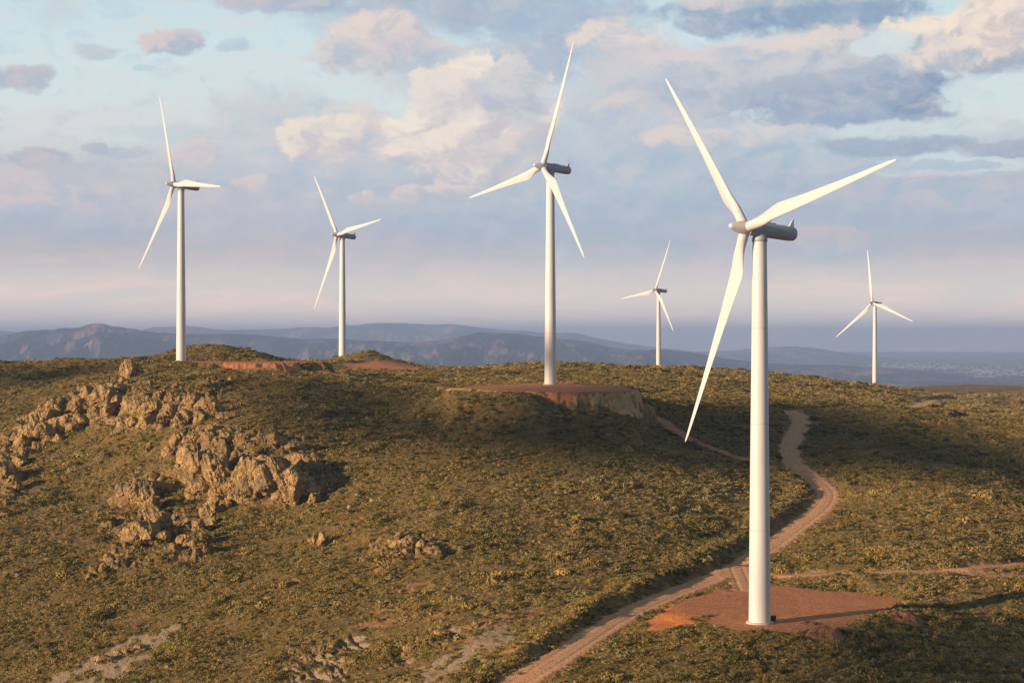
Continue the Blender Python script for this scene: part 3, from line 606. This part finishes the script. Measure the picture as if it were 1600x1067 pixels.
def shrub_mesh(name, n, seed, mat, leaf=.16, flat=.62, lobes=4, upright=0.0):
    r = np.random.default_rng(seed); c = r.normal(size=(lobes, 3)) * [.42, .42, .12]; rad = r.uniform(.42, .72, lobes)
    k = r.integers(0, lobes, n); u = r.normal(size=(n, 3)); u[:, 2] = np.abs(u[:, 2]) * .9 - .1; u /= np.linalg.norm(u, axis=1)[:, None]
    p = c[k] + u * (rad[k] * r.uniform(.55, 1.05, n) ** .6)[:, None]; p[:, 2] *= flat; p[:, 2] = np.maximum(p[:, 2], -.15)
    nn = u + r.normal(size=(n, 3)) * .55; nn /= np.linalg.norm(nn, axis=1)[:, None]
    a = np.cross(nn, r.normal(size=(n, 3))); a /= np.linalg.norm(a, axis=1)[:, None]; b = np.cross(nn, a)
    if upright: a = a * (1 - upright) + np.array([0, 0, 1]) * upright
    sz = leaf * r.uniform(.6, 1.3, n)[:, None]; q = [p + a * sz * 1.1 + b * sz * .5, p - a * sz * .8 + b * sz * .7, p - a * sz - b * sz * .6, p + a * sz * .7 - b * sz * .8]
    V = np.stack(q, 1).reshape(-1, 3); Fc = np.arange(4 * n).reshape(n, 4); return mesh_np(name, V, Fc, [mat], smooth=False)
ML2 = leaf_material('dark_green_leaves', [(.04, .05, .016), (.075, .08, .024), (.12, .115, .034)])
ML3 = leaf_material('grey_green_leaves', [(.17, .165, .075), (.27, .24, .11), (.36, .31, .15)])
ML4 = leaf_material('straw_leaves', [(.24, .165, .07), (.34, .24, .10), (.42, .31, .15)])
kinds = [shrub_mesh('dark_shrub', 300, 21, ML2, .09, 1.0, 6), shrub_mesh('grey_shrub', 220, 22, ML3, .09, .75, 5), shrub_mesh('straw_tuft', 150, 23, ML4, .085, .8, 3, .6), shrub_mesh('low_shrub', 260, 1, ML, .095, .8), shrub_mesh('low_shrub', 240, 2, ML, .105, .7), shrub_mesh('low_shrub', 300, 3, ML, .085, .95, 7), shrub_mesh('grass_tuft', 160, 4, ML, .10, .6, 3, .5)]
src = bpy.data.collections.new('shrub_kinds')
for i, me in enumerate(kinds):
    o = bpy.data.objects.new('shrub_kind_%d' % i, me); src.objects.link(o)
def mask_at(arr, x, y):
    a, r = np.arctan2(x, y), np.hypot(x, y); i = np.clip(np.round((a - az_f[0]) / (az_f[1] - az_f[0])).astype(int), 0, nf - 1); j = np.clip(np.searchsorted(RR, r), 0, NR - 1)
    return arr[j, i]
def scatter(n, r0, r1, size, seed, dens_gain=1.0):
    r = np.random.default_rng(seed); rr = np.sqrt(r.uniform(r0 * r0, r1 * r1, n)); aa = r.uniform(R(-18.6), R(18.6), n); x, y = rr * np.sin(aa), rr * np.cos(aa)
    block = np.clip(mask_at(M['road'], x, y) * 1.6 + mask_at(M['red'], x, y) * 1.5 + mask_at(M['cream'], x, y) * 1.3 + mask_at(M['pale'], x, y) * .9 + mask_at(M['bare'], x, y) * .72 + mask_at(M['rock'], x, y) * .5, 0, 1)
    d = .58 + .9 * fbm(x / 13, y / 13, 201, 3) + .35 * fbm(x / 60, y / 60, 202, 2); d = np.clip(d, .14, 1) * (1 - block)
    ok = r.uniform(size=n) < d * dens_gain; x, y = x[ok], y[ok]; z = gz_at(x, y)
    s_ = size * (r.lognormal(0, .46, len(x))) * (.8 + .5 * np.clip(fbm(x / 11, y / 11, 205, 2), -.5, 1)); s_ = np.clip(s_, size * .35, size * 2.6)
    return np.stack([x, y, z + ZC - .05], -1), s_
sets = [scatter(400000, 262, 520, .48, 1), scatter(440000, 520, 900, .60, 2), scatter(150000, 900, 1650, 1.15, 3), scatter(16000, 262, 620, .95, 4), scatter(9000, 500, 1000, 1.3, 5)]
PP = np.vstack([a for a, b in sets]); SS = np.concatenate([b for a, b in sets])
def shrubland():
    me = bpy.data.meshes.new('shrubland'); me.vertices.add(len(PP)); me.vertices.foreach_set('co', PP.astype(np.float32).ravel())
    a = me.attributes.new('size', 'FLOAT', 'POINT'); a.data.foreach_set('value', SS.astype(np.float32)); me.update()
    o = tag(link('shrubland', me), 'low olive and brown scrub covering the hills', 'scrub', kind='stuff')
    g = bpy.data.node_groups.new('scatter_shrubs', 'GeometryNodeTree'); g.interface.new_socket('Geometry', in_out='INPUT', socket_type='NodeSocketGeometry'); g.interface.new_socket('Geometry', in_out='OUTPUT', socket_type='NodeSocketGeometry')
    n, l = g.nodes, g.links; gi, go = n.new('NodeGroupInput'), n.new('NodeGroupOutput'); ip = n.new('GeometryNodeInstanceOnPoints'); ci_ = n.new('GeometryNodeCollectionInfo')
    ci_.inputs['Collection'].default_value = src; ci_.inputs['Separate Children'].default_value = True; ci_.inputs['Reset Children'].default_value = True
    ip.inputs['Pick Instance'].default_value = True
    na = n.new('GeometryNodeInputNamedAttribute'); na.data_type = 'FLOAT'; na.inputs['Name'].default_value = 'size'
    rv = n.new('FunctionNodeRandomValue'); rv.data_type = 'FLOAT_VECTOR'; rv.inputs[0].default_value = (-.12, -.12, 0); rv.inputs[1].default_value = (.12, .12, 6.283)
    ri = n.new('FunctionNodeRandomValue'); ri.data_type = 'INT'; ri.inputs[4].default_value = 0; ri.inputs[5].default_value = len(kinds) - 1; ri.inputs['Seed'].default_value = 5
    l.new(gi.outputs[0], ip.inputs['Points']); l.new(ci_.outputs[0], ip.inputs['Instance']); l.new(rv.outputs[0], ip.inputs['Rotation'])
    l.new(ri.outputs[2], ip.inputs['Instance Index']); l.new(na.outputs[0], ip.inputs['Scale']); l.new(ip.outputs[0], go.inputs[0])
    md = o.modifiers.new('scatter', 'NODES'); md.node_group = g; print('shrubs', len(PP))
shrubland()
# larger bushes one can pick out
def bush(px, py, wpx, me, label, cat='bush', group=None, name='broom_bush', tall=.8):
    p = at(px, py); s_ = wpx * p[1] / F * .5
    o = link(name, me, loc=(p[0], p[1], p[2] + ZC), rot=(0, 0, random.uniform(0, 6)), scale=(s_, s_, s_ * tall * 1.3)); return tag(o, label, cat, group)
B1 = shrub_mesh('broom_bush', 420, 11, MB, .085, .85, 7, .35); B2 = shrub_mesh('broom_bush', 380, 12, MB, .09, .8, 5, .35); Y1 = shrub_mesh('yellow_bush', 320, 13, MY, .09, .8, 5); D1m = shrub_mesh('green_bush', 420, 14, ML, .10, .8, 6)
for a in [(1100,862,20,B1,'straw-coloured bush by the road left of the tall front tower'),(1262,872,32,B2,'broad yellow bush in the row just right of the front tower'),
  (1236,884,22,B1,'small yellow bush between the front tower and the side track'),(1362,868,26,B1,'yellow bush midway along the row above the side track'),
  (1478,884,30,B2,'yellow bush touching the side track near its fork'),(1455,712,18,B1,'left one of the pale bushes high on the right slope'),
  (1532,728,24,B2,'pale rounded bush on the right slope below the dark hill'),(1568,720,30,B1,'rightmost pale bush on the right slope below the dark hill'),
  (1475,700,14,B2,'smallest pale bush high on the right slope'),(922,880,28,B1,'wide tan bush on the middle slope left of the road'),(980,858,22,B2,'tan bush in shade line above the road'),
  (1032,900,22,B1,'yellow bush on the bank left of the road junction'),(1460,1030,28,B2,'tall dry bush in the shaded lower right corner'),(1456,975,24,B1,'thin dry bush beside the red spoil heap'),
  (1430,990,18,B2,'thin dry bush left of the spoil heap bush'),(1265,712,10,B1,'bright bush on the right bank of the upper road'),
  (1108,668,10,B2,'lone bush in shade right of the middle pad')]:
    bush(*a[:4], a[4])
for a in [(208,1000,10,Y1,'lone yellow round bush at the lower left'),(238,798,14,Y1,'yellow green bush under the split crag'),(275,798,12,Y1,'yellow green bush left of the green hollow'),
  (300,790,12,Y1,'yellow green bush at the top of the green hollow'),(262,1012,22,Y1,'largest yellow green bush on the lower left bank'),(290,1004,20,Y1,'yellow green bush right of the largest one on the lower bank'),
  (272,966,18,Y1,'yellow green bush uphill of the lower left bank'),(1266,722,9,Y1,'yellow green bush on the road bank above the bend')]:
    bush(*a[:4], a[4], name='yellow_bush')
for a in [(790,905,46,D1m,'large dark green bush on the lower middle slope'),(825,898,34,D1m,'dark bush right of the large one on the middle slope'),(590,876,34,D1m,'dark green thicket by the low tan rocks'),
  (650,886,22,D1m,'green bush below the low tan rocks'),(108,604,16,D1m,'dark round bush high on the left slope'),(285,832,26,D1m,'dark bush in the shaded hollow'),(698,958,18,D1m,'green bush above the eroded gully')]:
    bush(*a[:4], a[4], name='green_bush')

# ------------------------------------------------------------------ loose stones (countless)
def stones():
    r = np.random.default_rng(5); n = 16000; rr = np.sqrt(r.uniform(265 ** 2, 760 ** 2, n)); aa = r.uniform(R(-17.5), R(17.5), n); x, y = rr * np.sin(aa), rr * np.cos(aa)
    k = mask_at(M['rock'], x, y) * .9 + mask_at(M['bare'], x, y) * .35 + .05 + .55 * sstep(.1, .5, fbm(x / 18, y / 18, 301, 3)) - 2 * mask_at(M['road'], x, y) - 2 * mask_at(M['red'], x, y)
    ok = r.uniform(size=n) < k; x, y = x[ok], y[ok]; z = gz_at(x, y); V0, F0 = ICO2; Vs, Fs = [], []
    for i in range(len(x)):
        s_ = .22 * r.lognormal(0, .5) * (1.5 if mask_at(M['rock'], x[i:i+1], y[i:i+1])[0] > .5 else 1); s_ = min(s_, 1.5)
        N = V0 * (1 + .25 * np.sin(V0[:, [1, 2, 0]] * r.uniform(2, 5) + r.uniform(0, 6, 3))) * r.uniform(.6, 1.2, 3) * s_
        Vs.append(N + [x[i], y[i], z[i] + ZC + s_ * .2]); Fs.append(F0 + i * len(V0))
    tag(link('loose_stones', mesh_np('loose_stones', np.vstack(Vs), np.vstack(Fs), [MR], smooth=False)), 'pale loose stones strewn through the scrub', 'stones', kind='stuff')
stones()

# ------------------------------------------------------------------ spoil heaps by the front pad
def mound_material():
    m, t, b = material('red_spoil_earth'); g = t.n.new('ShaderNodeNewGeometry'); n = t.noise(g.outputs['Position'], 1.2, 7, .7)
    t.put(b.inputs['Base Color'], t.ramp(n, [(.3, (.19, .085, .045)), (.5, (.28, .13, .07)), (.72, (.40, .23, .13))])); b.inputs['Roughness'].default_value = .95; bump(t, b, n, 1, .5); return m
MM = mound_material()
def heap(px, py, wpx, hpx, dep, label, seed):
    p = at(px, py); s_ = p[1] / F; a = wpx * s_ * .5; h = hpx * s_ * .75; n = 60; u, v = np.meshgrid(np.linspace(-1, 1, n), np.linspace(-1, 1, n)); x, y = u * a, v * dep; q = np.clip(1 - (u * u + v * v), 0, 1)
    zz = h * q ** .8 * (1 + .5 * fbm(u * 1.7, v * 1.7, seed, 4)) + .25 * fbm(u * 6, v * 6, seed, 3) * q; g = gz_at(p[0] + x, p[1] + y); zz = g + zz - .35 * (q < .02) - p[2] - .15
    i = np.arange(n * n).reshape(n, n); f = np.stack([i[:-1, :-1], i[:-1, 1:], i[1:, 1:], i[1:, :-1]], -1).reshape(-1, 4)
    V = np.stack([x, y, zz], -1).reshape(-1, 3)
    tag(link('soil_mound', mesh_np('soil_mound', V, f, [MM]), loc=(p[0], p[1], p[2] + ZC)), label, 'earth heap')
heap(1290,996,70,16,4.0, 'red earth heap below the front edge of the gravel pad', 3)
heap(1415,968,62,14,3.4, 'red and tan earth heap right of the tower shadow', 8)
heap(1262,975,44,7,2.2, 'small pale heap on the pad rim right of the tower', 12)

# ------------------------------------------------------------------ wind turbines
def paint(name, c, rough=.35, dirt=.06, seams=()):
    m, t, b = material(name); tcn = t.n.new('ShaderNodeTexCoord'); P = tcn.outputs['Object']
    n = t.noise(t.vec('MULTIPLY', P, (1, 1, .10)), 1.3, 6, .65); c_ = t.mix(t.step(n, .42, .72, 0, 1), c, tuple(x * (1 - dirt) for x in c))
    if seams:
        z = t.n.new('ShaderNodeSeparateXYZ'); t.l.new(P, z.inputs[0])
        for h in seams:
            d = t.math('ABSOLUTE', t.math('SUBTRACT', z.outputs[2], h)); c_ = t.mix(t.step(d, .16, .05, 0, .30), c_, (.30, .29, .28))
            run = t.math('MULTIPLY', t.step(z.outputs[2], h - 5, h, 0, 1), t.step(z.outputs[2], h + .02, h, 0, 1)); streak = t.step(t.noise(t.vec('MULTIPLY', P, (3, 3, .06)), 1.0, 3, .6), .5, .72)
            c_ = t.mix(t.math('MULTIPLY', t.math('MULTIPLY', run, streak), .22), c_, (.38, .34, .30))
    t.put(b.inputs['Base Color'], c_)
    b.inputs['Roughness'].default_value = rough; b.inputs['Specular IOR Level'].default_value = .4; return m
MT, MN = paint('tower_white_paint', (.66, .685, .76), .4, .07, (18.0, 38.5, 57.0, 73.0)), paint('blade_white_gelcoat', (.60, .625, .71), .35, .05)
MNA = paint('nacelle_grey_paint', (.40, .46, .58), .4, .2); MC = paint('pale_concrete', (.52, .47, .40), .85, .25); MDK = paint('dark_metal', (.035, .035, .04), .5)
def lathe(prof, seg=48, axis='z', cap=True):
    P = np.array(prof, float); a = np.linspace(0, 2 * np.pi, seg, endpoint=False); r, h = P[:, 0][:, None], P[:, 1][:, None]
    X, Y, Z = r * np.cos(a), r * np.sin(a), h + 0 * a
    V = np.stack([X, Y, Z] if axis == 'z' else [X, Z, Y], -1).reshape(-1, 3); n = len(P); i = np.arange(n * seg).reshape(n, seg); j = np.roll(i, -1, 1)
    f = np.stack([i[:-1], j[:-1], j[1:], i[1:]], -1).reshape(-1, 4)
    if axis != 'z': f = f[:, ::-1]
    return V, f
HUBH = 76.0; TOP = 74.2
prof = [(2.12, -3)]
for z in np.linspace(0, TOP, 26): prof.append((2.12 - (2.12 - 1.38) * (z / TOP) ** 1.05, z))
me_tower = mesh_np('tower', *lathe(prof, 64), [MT])
me_yaw = mesh_np('yaw_collar', *lathe([(1.40, TOP - .6), (1.50, TOP - .55), (1.50, TOP + .1), (1.3, TOP + .5), (1.3, TOP + 1)], 48), [MNA])
me_base = mesh_np('foundation_ring', *lathe([(2.1, .30), (2.55, .30), (2.62, .24), (2.65, -.8)], 64), [MC])
# nacelle runs along +Y (backwards), origin at the hub; spinner towards -Y
def nac():
    sec = [(.9, .0), (1.28, .12), (1.42, .5), (1.46, 1.2), (1.45, 2.6), (1.46, 4.5), (1.46, 8.8), (1.44, 10.2), (1.34, 10.9), (1.1, 11.25), (.6, 11.4), (.02, 11.42)]
    seg = 56; V = []; a = np.linspace(0, 2 * np.pi, seg, endpoint=False)
    for r, y in sec:
        c, s_ = np.cos(a), np.sin(a); sq = (np.abs(c) ** 4 + np.abs(s_) ** 4) ** (-.25); k = 1 + (sq - 1) * .35
        V.append(np.stack([r * k * c, 0 * a + y + .55, r * k * s_ * .98 + .12], -1))
    V = np.vstack(V); n = len(sec); i = np.arange(n * seg).reshape(n, seg); j = np.roll(i, -1, 1)
    return V, np.stack([i[:-1], i[1:], j[1:], j[:-1]], -1).reshape(-1, 4)
me_nac = mesh_np('nacelle', *nac(), [MNA])
def box(cx, cy, cz, sx, sy, sz, taper=(1, 1), sh=(0, 0)):
    V = [];
    for z, (tx, ty), (ox, oy) in ((-1, (1, 1), (0, 0)), (1, taper, sh)):
        for x, y in ((-1, -1), (1, -1), (1, 1), (-1, 1)): V.append((cx + x * sx * .5 * tx + ox, cy + y * sy * .5 * ty + oy, cz + z * sz * .5))
    return np.array(V), np.array([(3, 2, 1, 0), (4, 5, 6, 7), (0, 1, 5, 4), (1, 2, 6, 5), (2, 3, 7, 6), (3, 0, 4, 7)])
def join(parts):
    Vs, Fs, o = [], [], 0
    for V, f in parts: Vs.append(V); Fs.append(f + o); o += len(V)
    return np.vstack(Vs), np.vstack(Fs)
me_mast = mesh_np('sensor_mast', *join([box(0, 10.9, 2.22, .55, 1.15, 1.5, (.35, .18), (0, .42)), box(0, 11.3, 3.1, .05, .05, .7), box(0, 11.3, 3.4, .5, .05, .05), box(.22, 11.3, 3.5, .1, .1, .18), box(-.22, 11.3, 3.5, .06, .3, .12)]), [MN], smooth=False)
me_hatch = mesh_np('roof_hatch', *box(0, 5.6, 1.60, .9, 2.6, .14), [MNA], smooth=False)
me_spin = mesh_np('spinner', *lathe([(1.30, .62), (1.40, .55), (1.42, .2), (1.40, -.3), (1.30, -1.0), (1.05, -2.0), (.80, -2.8), (.66, -3.25), (.60, -3.45), (.52, -3.62), (.36, -3.80), (.18, -3.9), (.01, -3.93)], 48, 'y'), [MN])
me_ring = mesh_np('bearing_ring', *lathe([(1.36, .40), (1.50, .44), (1.50, .66), (1.30, .70)], 48, 'y'), [MN])
def blade():
    """blade along +X, trailing edge to +Z, thickness along Y, slight bend"""
    st = [(1.1, .98, 1, 0), (2.4, .98, 1, 0), (4.0, 1.12, .78, .05), (6.0, 1.45, .52, .16), (8.0, 1.72, .36, .24), (9.6, 1.80, .29, .27), (12, 1.66, .26, .26), (16, 1.42, .23, .24), (22, 1.12, .21, .22), (28, .88, .19, .20), (34, .66, .18, .18), (39, .48, .18, .16), (42.3, .34, .17, .14), (43.6, .22, .16, .1), (44.0, .06, .2, .0)]
    seg = 28; a = np.linspace(0, 2 * np.pi, seg, endpoint=False); rows = []
    rs = np.array(st); X = np.unique(np.concatenate([np.linspace(1.1, 42, 48), rs[:, 0]])); hc, th, off = [np.interp(X, rs[:, 0], rs[:, i]) for i in (1, 2, 3)]
    for x, h, t_, of in zip(X, hc, th, off):
        blend = np.clip((x - 2.4) / 5.5, 0, 1); c = np.cos(a); s_ = np.sin(a)
        h = h * (1 - .12 * blend); cz = h * c; tail = 1 - .72 * blend * np.clip((c + .35) / 1.35, 0, 1) ** 1.1; ty = h * t_ * s_ * tail * (1 + .25 * blend * (s_ > 0))
        z = cz + of * h * 2.0 * blend; tw = R(13) * np.clip(1 - (x - 4) / 30, 0, 1) ** 1.5 * blend + R(2)
        zz, yy = z * math.cos(tw) - ty * math.sin(tw), z * math.sin(tw) + ty * math.cos(tw)
        rows.append(np.stack([0 * a + x, yy - 1.1 * (x / 44) ** 2, zz], -1))
    V = np.vstack(rows); n = len(X); i = np.arange(n * seg).reshape(n, seg); j = np.roll(i, -1, 1)
    return V, np.stack([i[:-1], j[:-1], j[1:], i[1:]], -1).reshape(-1, 4)
me_blade = mesh_np('blade', *blade(), [MN])
for me_ in (me_blade,):
    bm = bmesh.new(); bm.from_mesh(me_); bmesh.ops.recalc_face_normals(bm, faces=bm.faces); bm.to_mesh(me_); bm.free()
TL = {'a': 'tallest white wind turbine on the red gravel pad in front', 'b': 'white wind turbine at the far left of the row beside a low hill', 'c': 'white wind turbine on the cut-edged pad in the middle of the view',
      'd': 'white wind turbine second from left, behind the small mound', 'e': 'small distant turbine just right of the middle, foot hidden by the ridge', 'f': 'small distant turbine farthest right on the skyline'}
TILT = R(5)
for key, px, d, zb, yaw, ph in TURB:
    x = (px - 800) * d / F; yaw = R(yaw); g0 = float(gz_at(np.array([x]), np.array([d]))[0])
    e = empty('wind_turbine', (x, d, zb + ZC)); tag(e, TL[key], 'wind turbine', 'white three-bladed wind turbines on the hills')
    link('tower', me_tower, e); link('foundation_ring', me_base, e); link('yaw_collar', me_yaw, e)
    n = Vector((-math.sin(yaw) * math.cos(TILT), -math.cos(yaw) * math.cos(TILT), math.sin(TILT))); e1 = Vector((math.cos(yaw), -math.sin(yaw), 0)); e2 = e1.cross(n)
    if e2.z < 0: e2 = -e2
    hub = Vector((0, 0, HUBH - .1)) + n * 3.4
    def frame(xa, ya, za): 
        m_ = Matrix((xa, ya, za)).transposed().to_4x4(); m_.translation = hub; return m_
    nc = link('nacelle', me_nac, e); nc.matrix_local = frame(e1, -n, e2)
    for nm, me_ in (('sensor_mast', me_mast), ('roof_hatch', me_hatch)):
        k_ = link(nm, me_, nc)
    spn = link('spinner', me_spin, e); spn.matrix_local = frame(e1, -n, e2); link('bearing_ring', me_ring, spn)
    for k in range(3):
        t_ = R(ph + 120 * k); rad = e1 * math.cos(t_) + e2 * math.sin(t_); tan = -e1 * math.sin(t_) + e2 * math.cos(t_)
        bl = link('blade', me_blade, e); bl.matrix_local = frame(rad, -n if rad.cross(-n).dot(tan) > 0 else n, tan)
# cabinet beside the front tower
px, d = 1207, 354.5; xx = (px - 800) * d / F; cb = empty('control_cabinet', (xx, d, float(gz_at(np.array([xx]), np.array([d]))[0]) + ZC)); tag(cb, 'dark metal cabinet at the foot of the front turbine tower', 'cabinet')
def bevelled(parts, name, mat, parent, w_=.03):
    me_ = mesh_np(name, *join(parts), [mat], smooth=False); bm = bmesh.new(); bm.from_mesh(me_); bmesh.ops.bevel(bm, geom=list(bm.edges), offset=w_, segments=2, affect='EDGES'); bm.to_mesh(me_); bm.free(); return link(name, me_, parent)
bevelled([box(0, 0, .55, 1.3, .9, 1.0)], 'cabinet_body', MDK, cb); bevelled([box(0, 0, 1.10, 1.45, 1.05, .1)], 'cabinet_roof', MDK, cb, .02); bevelled([box(0, 0, .02, 1.5, 1.1, .12)], 'plinth', MC, cb, .02)

# ------------------------------------------------------------------ far settlements
def town():
    m, t, b = material('far_white_walls'); b.inputs['Base Color'].default_value = (.34, .28, .30, 1); parts = []; r = np.random.default_rng(12)
    for (cx, cy, sx, sy, n, hs) in [(1420,573,110,5,300,10),(1560,582,70,6,240,10),(1340,576,60,2,60,9),(1490,590,60,3,80,9),(112,567,12,2,10,7),(45,566,10,1.5,6,6),(175,562,30,5,8,5),(1235,588,50,3,20,6)]:
        for i in range(n):
            px, py = r.normal(cx, sx * .6), r.normal(cy, sy * .55)
            if py < 560: continue
            d = ZC * F / (py - HOR); s_ = hs * r.uniform(.5, 1.6) * (1.1 if d > 13000 else 1); V, f = box((px - 800) * d / F, d, s_ * .3, s_ * 1.6, s_ * 1.2, s_ * .9); parts.append((V, f))
    V, f = join(parts); tag(link('distant_town', mesh_np('distant_town', V, f, [m], smooth=False)), 'pale buildings of far towns scattered over the plain', 'town', kind='stuff')
town()

# ------------------------------------------------------------------ cloud lumps added out of view towards the sun to shade chosen slopes
mc, tcl, bc = material('shade_cloud_white'); bc.inputs['Base Color'].default_value = (.85, .85, .87, 1); bc.inputs['Roughness'].default_value = 1; bc.inputs['Specular IOR Level'].default_value = 0
def add_shade_cloud(poly, t0, n, rad, seed):
    r = np.random.default_rng(seed); P = np.array([at(a, b) for a, b in poly]); parts = []; V0, F0 = ICO2; k = 0; lo, hi = P.min(0), P.max(0)
    A = np.array(poly, float)
    while k < n:
        a, b = r.uniform(A[:, 0].min(), A[:, 0].max()), r.uniform(A[:, 1].min(), A[:, 1].max()); ins = False
        for (x1, y1), (x2, y2) in zip(A, np.roll(A, -1, 0)):
            if (y1 > b) != (y2 > b) and a < x1 + (b - y1) / (y2 - y1) * (x2 - x1): ins = not ins
        if not ins: continue
        g = at(a, b); c = g + np.array([0, 0, ZC]) + np.array(SUN) * (t0 + r.uniform(0, 160)); s_ = rad * r.uniform(.6, 1.25)
        parts.append((V0 * np.array([1.5, 1.5, .45]) * s_ * (1 + .12 * r.normal(size=(len(V0), 1))) + c, F0)); k += 1
    V, f = join(parts); tag(link('added_shade_clouds', mesh_np('added_shade_clouds', V, f, [mc])), kind='structure')
add_shade_cloud([(540,640),(640,648),(740,660),(820,678),(910,696),(1000,704),(1150,700),(1160,732),(1060,724),(940,716),(820,702),(700,688),(600,674)], 2000, 620, 5.8, 1)
add_shade_cloud([(470,606),(560,604),(630,604),(640,632),(560,640),(500,628)], 2000, 220, 5.5, 6)
add_shade_cloud([(1165,628),(1215,628),(1330,645),(1480,680),(1600,705),(1640,755),(1500,738),(1380,728),(1300,700),(1215,700),(1170,670)], 2000, 850, 7.0, 2)
add_shade_cloud([(1450,1002),(1560,988),(1700,985),(1700,1110),(1500,1110),(1390,1060)], 2000, 240, 6.5, 3)
add_shade_cloud([(0,574),(180,576),(120,590),(0,600)], 2000, 40, 5, 4)

# ------------------------------------------------------------------ haze
hm = bpy.data.materials.new('air_haze'); hm.use_nodes = True; ht = NT(hm.node_tree); ht.n.clear(); ho = ht.n.new('ShaderNodeOutputMaterial'); hv = ht.n.new('ShaderNodeVolumePrincipled')
hv.inputs['Color'].default_value = (.38, .56, 1.0, 1); hv.inputs['Density'].default_value = 6.8e-5; hv.inputs['Anisotropy'].default_value = 0.0; ht.l.new(hv.outputs[0], ho.inputs['Volume'])
V, f = box(0, 0, 0, 2, 2, 2); V = np.array(V) * [46000, 46000, 1]; V[:, 2] = np.where(V[:, 2] < 0, -60, 560)
tag(link('haze', mesh_np('haze', V, f, [hm], smooth=False)), kind='stuff')
